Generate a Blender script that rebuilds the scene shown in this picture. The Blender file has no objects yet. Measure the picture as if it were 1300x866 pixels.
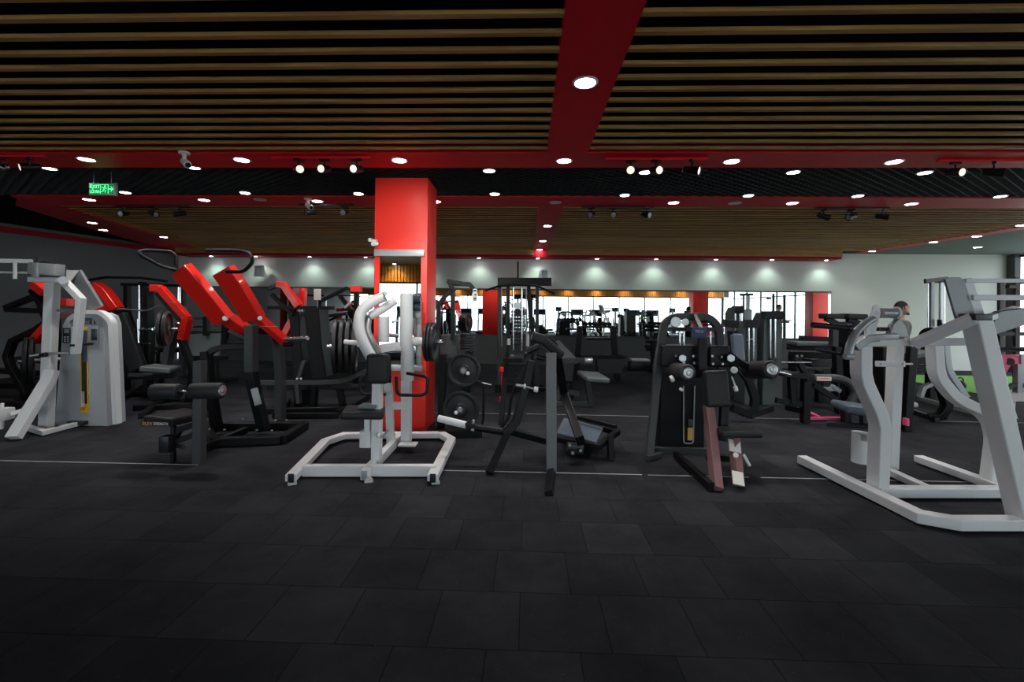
import bpy, bmesh, math, random
from mathutils import Vector, Matrix
random.seed(7)
SC = bpy.context.scene
COL = SC.collection
V = Vector
PI = math.pi

# ---------------------------------------------------------------- camera
F_PX, CX, HY, SH = 577.0, 650.0, 394.0, 39.0
CAM = V((0, 0, 1.4))
YAW, ROLL = math.radians(1.9), math.radians(0.6)
_F = V((-math.sin(YAW), math.cos(YAW), 0))
_R0 = V((math.cos(YAW), math.sin(YAW), 0))
_U0 = V((0, 0, 1))
_R = _R0 * math.cos(ROLL) + _U0 * math.sin(ROLL)
_U = _U0 * math.cos(ROLL) - _R0 * math.sin(ROLL)
cd = bpy.data.cameras.new('camera')
cd.sensor_width = 36.0
cd.lens = F_PX / 1300.0 * 36.0
cd.shift_y = -SH / 1300.0
cd.clip_start = 0.05
cd.clip_end = 300
cam = bpy.data.objects.new('camera', cd)
COL.objects.link(cam)
cam.matrix_world = Matrix(((_R.x, _U.x, -_F.x, CAM.x), (_R.y, _U.y, -_F.y, CAM.y), (_R.z, _U.z, -_F.z, CAM.z), (0, 0, 0, 1)))
SC.camera = cam

def ray(px, py):
    return _F + _R * ((px - CX) / F_PX) + _U * ((HY - py) / F_PX)
def P(px, py, Y):                 # the point at depth Y seen at a pixel of the photograph
    d = ray(px, py)
    return CAM + d * (Y / d.y)
def G(px, py, z=0.0):             # the point at height z seen at a pixel
    d = ray(px, py)
    return CAM + d * ((z - CAM.z) / d.z)
def S(n, Y):                      # n pixels as metres at depth Y
    return n * Y / F_PX

# ---------------------------------------------------------------- materials
def nt(name):
    m = bpy.data.materials.new(name)
    m.use_nodes = True
    return m, m.node_tree.nodes, m.node_tree.links, m.node_tree.nodes['Principled BSDF']
def mat(name, col, rough=0.5, metal=0.0, bump=0.0, scale=60.0, var=0.0, coat=0.0, emit=None, es=0.0, spec=0.5):
    m, N, L, b = nt(name)
    b.inputs['Base Color'].default_value = (*col, 1)
    b.inputs['Roughness'].default_value = rough
    b.inputs['Metallic'].default_value = metal
    b.inputs['Coat Weight'].default_value = coat
    b.inputs['Specular IOR Level'].default_value = spec
    if emit:
        b.inputs['Emission Color'].default_value = (*emit, 1)
        b.inputs['Emission Strength'].default_value = es
    if bump or var:
        tc = N.new('ShaderNodeTexCoord')
        nz = N.new('ShaderNodeTexNoise')
        nz.inputs['Scale'].default_value = scale
        nz.inputs['Detail'].default_value = 3
        L.new(tc.outputs['Object'], nz.inputs['Vector'])
        if bump:
            bp = N.new('ShaderNodeBump')
            bp.inputs['Strength'].default_value = bump
            bp.inputs['Distance'].default_value = 0.003
            L.new(nz.outputs['Fac'], bp.inputs['Height'])
            L.new(bp.outputs['Normal'], b.inputs['Normal'])
        if var:
            mx = N.new('ShaderNodeMix'); mx.data_type = 'RGBA'
            mx.inputs[6].default_value = (*[c * (1 - var) for c in col], 1)
            mx.inputs[7].default_value = (*[min(1, c * (1 + var)) for c in col], 1)
            L.new(nz.outputs['Fac'], mx.inputs[0])
            L.new(mx.outputs[2], b.inputs['Base Color'])
    return m

M = {}
M['black'] = mat('black_powder_coat', (0.005, 0.005, 0.0055), 0.40, bump=0.15, scale=220, spec=0.22)
M['grey'] = mat('charcoal_powder_coat', (0.050, 0.051, 0.053), 0.42, bump=0.12, scale=220, spec=0.3)
M['midgrey'] = mat('mid_grey_powder_coat', (0.13, 0.135, 0.14), 0.4, bump=0.12, scale=220, spec=0.3)
M['white'] = mat('white_powder_coat', (0.72, 0.72, 0.73), 0.38, bump=0.08, scale=200, var=0.04)
M['silver'] = mat('silver_grey_paint', (0.36, 0.37, 0.38), 0.35, 0.3, var=0.05)
M['red'] = mat('red_gloss_paint', (0.92, 0.018, 0.010), 0.3, var=0.06, coat=0.3)
M['maroon'] = mat('red_brown_paint', (0.235, 0.115, 0.12), 0.45, var=0.1)
M['pad'] = mat('black_vinyl_pad', (0.020, 0.020, 0.022), 0.45, bump=0.25, scale=350, spec=0.25)
M['greypad'] = mat('grey_vinyl_pad', (0.12, 0.14, 0.14), 0.42, bump=0.25, scale=350)
M['bluepad'] = mat('blue_grey_vinyl_pad', (0.085, 0.11, 0.15), 0.4, bump=0.2, scale=350)
M['rubber'] = mat('black_rubber', (0.010, 0.010, 0.011), 0.5, bump=0.3, scale=150, spec=0.25)
M['foam'] = mat('black_foam', (0.014, 0.014, 0.015), 0.55, bump=0.5, scale=260)
M['chrome'] = mat('polished_chrome', (0.72, 0.73, 0.75), 0.16, 1.0)
M['steel'] = mat('brushed_steel', (0.45, 0.46, 0.47), 0.35, 0.9)
M['plate'] = mat('cast_iron_plate', (0.018, 0.018, 0.02), 0.42, 0.35, bump=0.4, scale=120)
M['yellow'] = mat('yellow_plastic', (0.72, 0.42, 0.02), 0.4)
M['blue'] = mat('dark_blue_plastic', (0.03, 0.05, 0.16), 0.4)
M['dark'] = mat('dark_plastic', (0.010, 0.011, 0.013), 0.35)
M['lcd'] = mat('dark_lcd_plastic', (0.03, 0.045, 0.055), 0.25)
M['label'] = mat('white_label', (0.75, 0.72, 0.68), 0.5)
M['gold'] = mat('orange_label', (0.75, 0.38, 0.08), 0.5)
M['lime'] = mat('lime_plastic', (0.42, 0.62, 0.10), 0.5)
M['palegrey'] = mat('pale_grey_shroud', (0.40, 0.42, 0.445), 0.35, var=0.04)
M['shroud'] = mat('green_grey_shroud', (0.07, 0.09, 0.086), 0.4, var=0.05)
M['pink'] = mat('pink_plastic', (0.85, 0.10, 0.24), 0.4)
M['whitewall'] = mat('white_wall_paint', (0.66, 0.65, 0.62), 0.85, bump=0.1, scale=60, var=0.03)
M['greywall'] = mat('grey_wall_paint', (0.16, 0.165, 0.165), 0.85, bump=0.1, scale=60, var=0.04)
M['dado'] = mat('dark_grey_wall_panel', (0.095, 0.097, 0.10), 0.6, var=0.06, scale=3, spec=0.2)
M['ceilgrey'] = mat('grey_ceiling_paint', (0.14, 0.15, 0.155), 0.8)
M['void'] = mat('black_ceiling_paint', (0.004, 0.004, 0.005), 0.95, spec=0.1)
M['darkred'] = mat('dark_red_ceiling_edge', (0.34, 0.006, 0.014), 0.6, var=0.04, scale=2, spec=0.2)  # darker red than the ceiling bands, used on bulkhead and cornice
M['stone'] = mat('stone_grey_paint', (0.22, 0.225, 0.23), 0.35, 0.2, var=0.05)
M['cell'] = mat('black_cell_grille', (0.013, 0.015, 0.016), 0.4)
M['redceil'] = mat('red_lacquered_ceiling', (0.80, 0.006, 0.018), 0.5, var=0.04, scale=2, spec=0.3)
M['lampface'] = mat('lamp_diffuser', (0.9, 0.95, 1.0), 0.5, emit=(0.88, 0.97, 1.0), es=22.0)
M['lampoff'] = mat('switched_off_lamp_face', (0.75, 0.72, 0.65), 0.4)
M['spotface'] = mat('track_spot_lens', (0.9, 0.85, 0.75), 0.3, emit=(1.0, 0.88, 0.72), es=0.55)
M['rim'] = mat('white_lamp_trim', (0.8, 0.8, 0.8), 0.4)
M['signface'] = mat('exit_sign_face', (0.0, 0.10, 0.03), 0.4, emit=(0.0, 0.28, 0.07), es=0.35)
M['signtext'] = mat('exit_sign_lettering', (0.2, 0.9, 0.4), 0.4, emit=(0.10, 1.0, 0.30), es=1.1)
M['skin'] = mat('skin', (0.52, 0.29, 0.20), 0.55, var=0.06, scale=20)
M['hair'] = mat('black_hair', (0.012, 0.01, 0.009), 0.55, bump=0.6, scale=180)
M['greyshirt'] = mat('grey_cotton_shirt', (0.17, 0.17, 0.175), 0.85, bump=0.3, scale=120)
M['orangeshirt'] = mat('orange_cotton_shirt', (0.75, 0.28, 0.10), 0.85, bump=0.3, scale=120)
M['trousers'] = mat('black_cotton_trousers', (0.02, 0.02, 0.024), 0.85, bump=0.3, scale=120)
M['shoe'] = mat('white_rubber_sole', (0.6, 0.6, 0.6), 0.6)
M['treadblue'] = mat('slate_blue_plastic', (0.07, 0.11, 0.18), 0.4)

def mk_mirror():
    m, N, L, b = nt('mirror_glass')
    b.inputs['Base Color'].default_value = (0.86, 0.89, 0.88, 1)
    b.inputs['Metallic'].default_value = 1.0
    b.inputs['Roughness'].default_value = 0.004
    return m
M['mirror'] = mk_mirror()
def mk_glass():
    m = bpy.data.materials.new('window_glass'); m.use_nodes = True
    N, L = m.node_tree.nodes, m.node_tree.links
    N.clear()
    o = N.new('ShaderNodeOutputMaterial'); t = N.new('ShaderNodeBsdfTransparent'); g = N.new('ShaderNodeBsdfGlossy')
    t.inputs['Color'].default_value = (0.95, 0.98, 0.98, 1); g.inputs['Roughness'].default_value = 0.02
    x = N.new('ShaderNodeMixShader'); x.inputs[0].default_value = 0.06
    L.new(t.outputs[0], x.inputs[1]); L.new(g.outputs[0], x.inputs[2]); L.new(x.outputs[0], o.inputs['Surface'])
    return m
M['glass'] = mk_glass()
def mk_wood(name, c1, c2):
    m, N, L, b = nt(name)
    tc = N.new('ShaderNodeTexCoord'); mp = N.new('ShaderNodeMapping')
    mp.inputs['Scale'].default_value = (0.7, 14, 14)
    nz = N.new('ShaderNodeTexNoise'); nz.inputs['Scale'].default_value = 2.2; nz.inputs['Detail'].default_value = 5
    nz.inputs['Distortion'].default_value = 0.6
    cr = N.new('ShaderNodeValToRGB')
    cr.color_ramp.elements[0].position = 0.3; cr.color_ramp.elements[0].color = (*c1, 1)
    cr.color_ramp.elements[1].position = 0.75; cr.color_ramp.elements[1].color = (*c2, 1)
    L.new(tc.outputs['Object'], mp.inputs['Vector']); L.new(mp.outputs[0], nz.inputs['Vector'])
    L.new(nz.outputs['Fac'], cr.inputs[0]); L.new(cr.outputs[0], b.inputs['Base Color'])
    b.inputs['Roughness'].default_value = 0.45
    return m
M['wood'] = mk_wood('oak_slat', (0.33, 0.16, 0.045), (0.60, 0.35, 0.105))
M['amberwood'] = mk_wood('amber_wood_panel', (0.55, 0.20, 0.03), (0.75, 0.33, 0.05))
def mk_floor():
    m, N, L, b = nt('rubber_floor_tile')
    tc = N.new('ShaderNodeTexCoord'); mp = N.new('ShaderNodeMapping')
    mp.inputs['Location'].default_value = (0.02, 0.055, 0)
    L.new(tc.outputs['Object'], mp.inputs['Vector'])
    br = N.new('ShaderNodeTexBrick')
    br.offset = 0.35; br.offset_frequency = 2; br.squash = 1.0
    br.inputs['Scale'].default_value = 1.0
    br.inputs['Brick Width'].default_value = 0.385
    br.inputs['Row Height'].default_value = 0.385
    br.inputs['Mortar Size'].default_value = 0.0026
    br.inputs['Mortar Smooth'].default_value = 0.4
    br.inputs['Bias'].default_value = -0.1
    br.inputs['Color1'].default_value = (0.022, 0.022, 0.027, 1)
    br.inputs['Color2'].default_value = (0.034, 0.034, 0.040, 1)
    br.inputs['Mortar'].default_value = (0.008, 0.008, 0.009, 1)
    L.new(mp.outputs[0], br.inputs['Vector'])
    n1 = N.new('ShaderNodeTexNoise'); n1.inputs['Scale'].default_value = 1.7; n1.inputs['Detail'].default_value = 6; n1.inputs['Roughness'].default_value = 0.65
    L.new(tc.outputs['Object'], n1.inputs['Vector'])
    r1 = N.new('ShaderNodeMapRange'); r1.inputs[1].default_value = 0.3; r1.inputs[2].default_value = 0.7; r1.inputs[3].default_value = 0.6; r1.inputs[4].default_value = 1.45
    L.new(n1.outputs['Fac'], r1.inputs[0])
    mu = N.new('ShaderNodeMix'); mu.data_type = 'RGBA'; mu.blend_type = 'MULTIPLY'; mu.inputs[0].default_value = 1.0
    L.new(br.outputs['Color'], mu.inputs[6]); L.new(r1.outputs[0], mu.inputs[7])
    vo = N.new('ShaderNodeTexVoronoi'); vo.inputs['Scale'].default_value = 26
    L.new(tc.outputs['Object'], vo.inputs['Vector'])
    lt = N.new('ShaderNodeMath'); lt.operation = 'LESS_THAN'; lt.inputs[1].default_value = 0.055
    L.new(vo.outputs['Distance'], lt.inputs[0])
    sp = N.new('ShaderNodeMix'); sp.data_type = 'RGBA'; sp.inputs[7].default_value = (0.09, 0.085, 0.085, 1)
    L.new(lt.outputs[0], sp.inputs[0]); L.new(mu.outputs[2], sp.inputs[6])
    L.new(sp.outputs[2], b.inputs['Base Color'])
    n2 = N.new('ShaderNodeTexNoise'); n2.inputs['Scale'].default_value = 240; n2.inputs['Detail'].default_value = 2
    L.new(tc.outputs['Object'], n2.inputs['Vector'])
    ad = N.new('ShaderNodeMath'); ad.operation = 'SUBTRACT'
    L.new(n2.outputs['Fac'], ad.inputs[0]); L.new(br.outputs['Fac'], ad.inputs[1])
    bp = N.new('ShaderNodeBump'); bp.inputs['Strength'].default_value = 0.55; bp.inputs['Distance'].default_value = 0.003
    L.new(ad.outputs[0], bp.inputs['Height']); L.new(bp.outputs[0], b.inputs['Normal'])
    b.inputs['Roughness'].default_value = 0.8
    b.inputs['Specular IOR Level'].default_value = 0.07
    return m
M['floor'] = mk_floor()
M['turf'] = mat('green_artificial_turf', (0.16, 0.42, 0.05), 0.9, bump=1.0, scale=180, var=0.25)
M['outside'] = mat('pale_paving', (0.5, 0.5, 0.49), 0.9, var=0.1, scale=2)
M['line'] = mat('pale_floor_tape', (0.42, 0.42, 0.42), 0.5)

# ---------------------------------------------------------------- mesh builder
ORG = {}
def perp(t, n):
    n = V(n)
    s = n - t * n.dot(t)
    if s.length < 1e-4:
        n = V((0, 1, 0)) if abs(t.y) < 0.9 else V((1, 0, 0))
        s = n - t * n.dot(t)
    return s.normalized()
def rnd(pts, r, n=5):             # round the corners of a polyline
    pts = [V(p) for p in pts]
    out = [pts[0]]
    for i in range(1, len(pts) - 1):
        a, b, c = pts[i - 1], pts[i], pts[i + 1]
        d1, d2 = (a - b), (c - b)
        q = min(r, d1.length * .48, d2.length * .48)
        s, e = b + d1.normalized() * q, b + d2.normalized() * q
        for k in range(n + 1):
            t = k / n
            out.append(s * (1 - t) ** 2 + b * 2 * t * (1 - t) + e * t * t)
    out.append(pts[-1])
    return out
class B:
    def __init__(s):
        s.bm = bmesh.new()
    def sweep(s, pts, ring, nref, close=False, caps=True):
        pts = [V(p) for p in pts]
        n = len(pts)
        dirs = []
        for i in range(n):
            if close:
                a, b = (pts[i] - pts[i - 1]).normalized(), (pts[(i + 1) % n] - pts[i]).normalized()
            else:
                a = (pts[i] - pts[i - 1]).normalized() if i else None
                b = (pts[i + 1] - pts[i]).normalized() if i < n - 1 else None
                a = a or b; b = b or a
            t = (a + b)
            t = t.normalized() if t.length > 1e-5 else a
            dirs.append((t, a, 1 / max(0.35, math.sqrt(max(1e-6, (1 + a.dot(b)) / 2)))))
        tot = V((0, 0, 0))
        for i in range(n - 1):
            d = pts[i + 1] - pts[i]
            tot += V((abs(d.x), abs(d.y), abs(d.z)))
        if nref is None:
            nref = (1, 0, 0) if tot.x <= tot.y * 1.02 + .001 or (tot.x <= tot.z and tot.x < tot.y * 3) else (0, 1, 0)
        rings = []
        for p, (t, a, k) in zip(pts, dirs):
            sd = perp(t, nref)
            up = sd.cross(t)
            bend = V((0, 0, 0))
            if k > 1.0001:
                bend = (t - a)
                bend = bend - t * bend.dot(t)
                bend = bend.normalized() if bend.length > 1e-6 else V((0, 0, 0))
            r = []
            for (x, y) in ring:
                o = sd * x + up * y
                if k > 1.0001:
                    o = o + bend * (o.dot(bend) * (k - 1))
                r.append(s.bm.verts.new(p + o))
            rings.append(r)
        m = len(ring)
        for i in range(n - 1 if not close else n):
            a, b = rings[i], rings[(i + 1) % n]
            for j in range(m):
                s.bm.faces.new((a[j], a[(j + 1) % m], b[(j + 1) % m], b[j]))
        if caps and not close:
            s.bm.faces.new(rings[0][::-1]); s.bm.faces.new(rings[-1])
        return s
    def beam(s, pts, w, h, n=None, close=False):
        c = min(w, h) * 0.06
        x, y = w / 2, h / 2
        ring = [(-x + c, -y), (x - c, -y), (x, -y + c), (x, y - c), (x - c, y), (-x + c, y), (-x, y - c), (-x, -y + c)]
        return s.sweep(pts, ring, n, close)
    def tube(s, pts, r, k=12, close=False, n=None):
        return s.sweep(pts, [(r * math.cos(2 * PI * i / k), r * math.sin(2 * PI * i / k)) for i in range(k)], n, close)
    def hollow(s, p, q, w, h, n=None, t=.006):      # open ended square tube stub
        s.beam([p, q], w, h, n)
        return s
    def add(s, tmp, mtx=None):
        me = bpy.data.meshes.new('t')
        tmp.to_mesh(me); tmp.free()
        if mtx is not None:
            me.transform(mtx)
        s.bm.from_mesh(me)
        bpy.data.meshes.remove(me)
        return s
    def box(s, c, size, rot=None, bev=0.0, seg=2):
        t = bmesh.new()
        bmesh.ops.create_cube(t, size=1.0)
        bmesh.ops.scale(t, vec=V(size), verts=t.verts)
        if bev:
            bmesh.ops.bevel(t, geom=t.edges[:], offset=bev, segments=seg, profile=0.6, affect='EDGES')
        m = Matrix.Translation(V(c))
        if rot is not None:
            m = m @ (rot if isinstance(rot, Matrix) else Matrix.Rotation(rot[2], 4, 'Z') @ Matrix.Rotation(rot[1], 4, 'Y') @ Matrix.Rotation(rot[0], 4, 'X'))
        return s.add(t, m)
    def pad(s, p, q, w, th, n=None, r=None):        # cushion whose long axis runs p -> q
        p, q = V(p), V(q)
        t = (q - p).normalized()
        if n is None:
            n = (1, 0, 0) if abs(t.x) < 0.7 else (0, 1, 0)
        sd = perp(t, n); up = sd.cross(t)
        m = Matrix(((sd.x, t.x, up.x, 0), (sd.y, t.y, up.y, 0), (sd.z, t.z, up.z, 0), (0, 0, 0, 1)))
        if m.determinant() < 0:
            m = Matrix(((-sd.x, t.x, up.x, 0), (-sd.y, t.y, up.y, 0), (-sd.z, t.z, up.z, 0), (0, 0, 0, 1)))
        return s.box((p + q) / 2, (w, (q - p).length, th), m, bev=r or min(w, th, (q - p).length) * .38, seg=4)
    def ring(s, p, q, prof, k=32):                   # closed profile: a body with a real hole through it
        return s.lathe(p, q, prof, k, True)
    def lathe(s, p, q, prof, k=28, hole=False):                  # prof: (distance from p towards q, radius)
        p, q = V(p), V(q)
        t = (q - p).normalized()
        a = perp(t, (0, 0, 1) if abs(t.z) < .9 else (1, 0, 0)); b = t.cross(a)
        rings = []
        for d, r in prof:
            rings.append([s.bm.verts.new(p + t * d + (a * math.cos(2 * PI * i / k) + b * math.sin(2 * PI * i / k)) * max(r, .0004)) for i in range(k)])
        for u, v in zip(rings, rings[1:]):
            for j in range(k):
                s.bm.faces.new((u[j], u[(j + 1) % k], v[(j + 1) % k], v[j]))
        if hole:
            u, v = rings[-1], rings[0]
            for j in range(k):
                s.bm.faces.new((u[j], u[(j + 1) % k], v[(j + 1) % k], v[j]))
        else:
            s.bm.faces.new(rings[0][::-1]); s.bm.faces.new(rings[-1])
        return s
    def cyl(s, p, q, r, r2=None, k=20, bev=.004):
        p, q = V(p), V(q); L = (q - p).length; r2 = r if r2 is None else r2
        bev = min(bev, L * .3, r * .4)
        return s.lathe(p, q, [(0, r - bev), (bev, r), (L - bev, r2), (L, r2 - bev)], k)
    def prism(s, pts, ext, hole=None):
        pts = [V(p) for p in pts]; ext = V(ext)
        a = [s.bm.verts.new(p) for p in pts]; b = [s.bm.verts.new(p + ext) for p in pts]
        n = len(a)
        if hole:
            hp = [V(p) for p in hole]
            c = [s.bm.verts.new(p) for p in hp]; d = [s.bm.verts.new(p + ext) for p in hp]
            m = len(c)
            for (o, h) in ((a, c), (b, d)):
                eds = []
                for ring in (o, h):
                    for i in range(len(ring)):
                        e = s.bm.edges.get((ring[i], ring[(i + 1) % len(ring)])) or s.bm.edges.new((ring[i], ring[(i + 1) % len(ring)]))
                        eds.append(e)
                bmesh.ops.triangle_fill(s.bm, edges=eds, use_beauty=True)
            for j in range(m):
                s.bm.faces.new((c[j], d[j], d[(j + 1) % m], c[(j + 1) % m]))
        else:
            s.bm.faces.new(a[::-1]); s.bm.faces.new(b)
        for j in range(n):
            s.bm.faces.new((a[j], a[(j + 1) % n], b[(j + 1) % n], b[j]))
        return s
    def link(s, name, m, parent=None, loc=None, bev=0.0, sub=0, smooth=40):
        bmesh.ops.recalc_face_normals(s.bm, faces=s.bm.faces)
        me = bpy.data.meshes.new(name)
        s.bm.to_mesh(me); s.bm.free()
        o = bpy.data.objects.new(name, me)
        COL.objects.link(o)
        org = V((0, 0, 0))
        if parent is not None:
            o.parent = parent
            org = ORG.get(parent, V((0, 0, 0)))
        elif loc is not None:
            org = V(loc); o.location = org
        me.transform(Matrix.Translation(-org))
        ORG[o] = org
        me.materials.append(M[m] if isinstance(m, str) else m)
        for p in me.polygons:
            p.use_smooth = True
        me.set_sharp_from_angle(angle=math.radians(smooth))
        if bev:
            md = o.modifiers.new('bevel', 'BEVEL'); md.width = bev * .6; md.segments = 2; md.limit_method = 'ANGLE'
        return o
def tag(o, label=None, cat=None, group=None, kind=None):
    if label: o['label'] = label
    if cat: o['category'] = cat
    if group: o['group'] = group
    if kind: o['kind'] = kind
    return o
def thing(name, label, cat, loc=(0, 0, 0), group=None, kind=None):
    o = bpy.data.objects.new(name, None)
    COL.objects.link(o)
    o.empty_display_size = 0.1
    o.location = loc
    ORG[o] = V(loc)
    return tag(o, label, cat, group, kind)
def dup(root, loc, rz=None, label=None, group=None, parent=None):
    c = root.copy(); COL.objects.link(c)
    if parent is None:
        if loc is not None: c.location = loc
        if rz is not None: c.rotation_euler = (0, 0, rz)
        if label: c['label'] = label
        if group: c['group'] = group
    else:
        c.parent = parent
    for ch in list(root.children):
        dup(ch, None, parent=c)
    return c
def text(name, body, m, parent, p, xdir, zdir, size, ext=.001, ax='CENTER', fit=None):
    """raised lettering standing at p; xdir is the reading direction, zdir its up"""
    cu = bpy.data.curves.new(name, 'FONT')
    cu.body = body; cu.size = size; cu.extrude = ext
    cu.align_x = ax; cu.align_y = 'CENTER'
    o = bpy.data.objects.new(name, cu)
    COL.objects.link(o)
    o.parent = parent
    x = V(xdir).normalized(); z = perp(x, zdir); n = x.cross(z)
    o.matrix_local = Matrix(((x.x, z.x, n.x, 0), (x.y, z.y, n.y, 0), (x.z, z.z, n.z, 0), (0, 0, 0, 1)))
    if fit:
        bpy.context.view_layer.update()
        w = o.dimensions.x
        if w > 0: o.scale = (fit / w, 1, 1)
    o.location = V(p) - ORG.get(parent, V((0, 0, 0)))
    me = bpy.data.meshes.new_from_object(o)
    mo = bpy.data.objects.new(name, me); COL.objects.link(mo)
    mo.parent = parent; mo.matrix_local = o.matrix_local.copy(); mo.scale = o.scale; mo.location = o.location
    bpy.data.objects.remove(o)
    me.materials.clear(); me.materials.append(M[m])
    mo.name = name
    return mo
# ================================================================ the room
CE = 2.9                       # ceiling plane
YB, YR, XR = 11.8, -5.0, 12.1  # far wall, wall behind the camera, glazed wall
XL0 = -10.9
floor = B().box((0.3, 3.3, -0.05), (24.5, 17.4, 0.1)).link('floor', 'floor')
floor['kind'] = 'structure'
def fline(x0, y0, x1, y1, w=.009):
    return B().beam([(x0, y0, 0.0015), (x1, y1, 0.0015)], w, .003, n=(0, 1, 0)).link('floor_line', 'line', floor)
for (a, b) in ((-10.2, -4.9), (-4.85, -2.9), (-1.4, 1.0), (1.05, 1.9), (2.0, 3.9)):
    fline(a, 3.93, b, 3.93 + .002 * (b - a))
for (a, b) in ((-2.2, -.1), (0.0, 1.9), (2.9, 3.7), (5.4, 8.4)):
    fline(a, 6.15, b, 6.13)
fline(9.0, 6.9, 11.8, 7.1)
B().box((9.75, 8.75, .006), (3.5, 4.0, .012)).link('turf_mat', 'turf', floor)

# outside the glass
gd = B().box((6, 3, -0.3), (120, 120, 0.2)).link('ground', 'outside'); gd['kind'] = 'structure'

# far wall (mirror sits in it), left wall, glazed walls
mx0, mx1 = P(228, 380, YB).x, P(1055, 380, YB).x
mz0, mz1 = P(700, 427, YB).z, P(700, 368.5, YB).z
xc1 = XR
w = B()
w.box(((mx0 + xc1) / 2 - .3, YB + .1, (mz1 + 3.36) / 2), (xc1 - mx0 + .9, .2, 3.36 - mz1))
w.box(((mx1 + xc1 + .2) / 2, YB + .1, mz1 / 2 + .001), (xc1 + .2 - mx1, .2, mz1))
wb = w.link('wall_back', 'whitewall'); wb['kind'] = 'structure'
d = B().box(((mx0 + mx1) / 2, YB + .1, mz0 / 2), (mx1 - mx0 + .04, .2, mz0)).link('dado_panel', 'dado', wb)
B().box(((mx0 + mx1) / 2, YB + .02, mz0 + .01), (mx1 - mx0, .05, .03)).link('mirror_ledge', 'grey', wb)
B().box(((mx0 + mx1) / 2, YB - .005, mz1 + .012), (mx1 - mx0, .03, .035)).link('mirror_trim', 'grey', wb)
# wall mirror: panels
nP = 9
for i in range(nP):
    a = mx0 + (mx1 - mx0) * i / nP; b = mx0 + (mx1 - mx0) * (i + 1) / nP
    B().box(((a + b) / 2, YB + .012, (mz0 + mz1) / 2), (b - a - .006, .012, mz1 - mz0)).link('mirror_panel', 'mirror', wb)
B().box(((mx0 + mx1) / 2, YB + .06, (mz0 + mz1) / 2), (mx1 - mx0, .08, mz1 - mz0)).link('mirror_backing', 'dark', wb)
# left wall, slightly skewed
A0 = V((XL0 - .35, 2.0, 0)); A1 = V((P(226, 380, YB).x, YB, 0))
Adir = (A1 - A0).normalized(); An = V((Adir.y, -Adir.x, 0))
w = B()
w.prism([A0, A1, A1 + V((0, 0, 3.36)), A0 + V((0, 0, 3.36))], -An * .2)
wl = w.link('wall_left', 'greywall'); wl['kind'] = 'structure'
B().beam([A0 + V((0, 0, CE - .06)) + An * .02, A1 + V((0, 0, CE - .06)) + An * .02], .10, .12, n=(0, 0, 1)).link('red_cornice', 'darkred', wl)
C0 = V((XL0 - .35, YR - .2, 0))
w = B().box((XL0 - .45, (YR + 2) / 2, 1.68), (.2, 2 - YR, 3.36)).link('wall_west', 'greywall'); w['kind'] = 'structure'

# glazed rear wall (behind the camera, seen in the mirrors): timber bulkhead above, glass below
HD = 2.33
bw = B().box(((XL0 + XR) / 2, YR - .1, (HD + 3.36) / 2), (XR - XL0 + .8, .2, 3.36 - HD)).link('wall_rear', 'dado'); bw['kind'] = 'structure'
s = B()
x = XL0
while x < XR:
    s.box((x + .05, YR + .03, (HD + CE) / 2), (.085, .04, CE - HD)); x += .11
s.link('bulkhead_slats', 'amberwood', bw)
def window(name, p, q, z0, z1, nx, transom=None, fr='dark'):
    p, q = V(p), V(q); dr = (q - p).normalized(); nn = V((-dr.y, dr.x, 0)); L = (q - p).length
    f = B()
    f.beam([p + V((0, 0, z0 + .04)), q + V((0, 0, z0 + .04))], .07, .08, n=nn)
    f.beam([p + V((0, 0, z1 - .03)), q + V((0, 0, z1 - .03))], .07, .06, n=nn)
    for i in range(nx + 1):
        c = p + dr * (L * i / nx)
        f.beam([c + V((0, 0, z0)), c + V((0, 0, z1))], .07, .06, n=nn)
    if transom:
        f.beam([p + V((0, 0, transom)), q + V((0, 0, transom))], .05, .05, n=nn)
    o = f.link(name, fr); o['kind'] = 'structure'
    B().prism([p + V((0, 0, z0)) , q + V((0, 0, z0)), q + V((0, 0, z1)), p + V((0, 0, z1))], nn * .008).link('window_pane', 'glass', o)
    return o
window('window_1', (XL0 + .8, YR - .05, 0), (XR, YR - .05, 0), 0, HD, 14)
window('window_2', (XR + .05, YR, 0), (XR + .05, YB - .12, 0), 0, CE, 11, 2.2)
cl = B().box((XR - .03, YB - .10, CE / 2), (.14, .2, CE)).link('wall_corner_pier', 'dado'); cl['kind'] = 'structure'

# ---------------------------------------------------------------- ceiling
ceil = B().box((0.3, 3.3, 3.35), (25.2, 17.4, .1)).link('ceiling', 'void'); ceil['kind'] = 'structure'
def poly(px):     # photograph outline read on the ceiling plane
    return [G(x, y, CE) for x, y in px]
YF0, YF1 = 4.33, 4.78      # first red band
YG0, YG1 = 6.02, 6.58      # second red band
bm1 = (G(718, 0, CE).x + G(695, 190, CE).x) / 2, (G(822, 0, CE).x + G(748, 190, CE).x) / 2
bm2 = (G(683, 264, CE).x + G(680, 300, CE).x) / 2, (G(715, 264, CE).x + G(703, 300, CE).x) / 2
B().box((0.3, (YF0 + YF1) / 2, CE + .05), (24.4, YF1 - YF0, .1)).link('red_band', 'redceil', ceil)
B().box(((bm1[0] + bm1[1]) / 2, (YR + YF0) / 2 - .001, CE + .052), (bm1[1] - bm1[0], YF0 - YR, .1)).link('red_beam', 'redceil', ceil)
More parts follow.
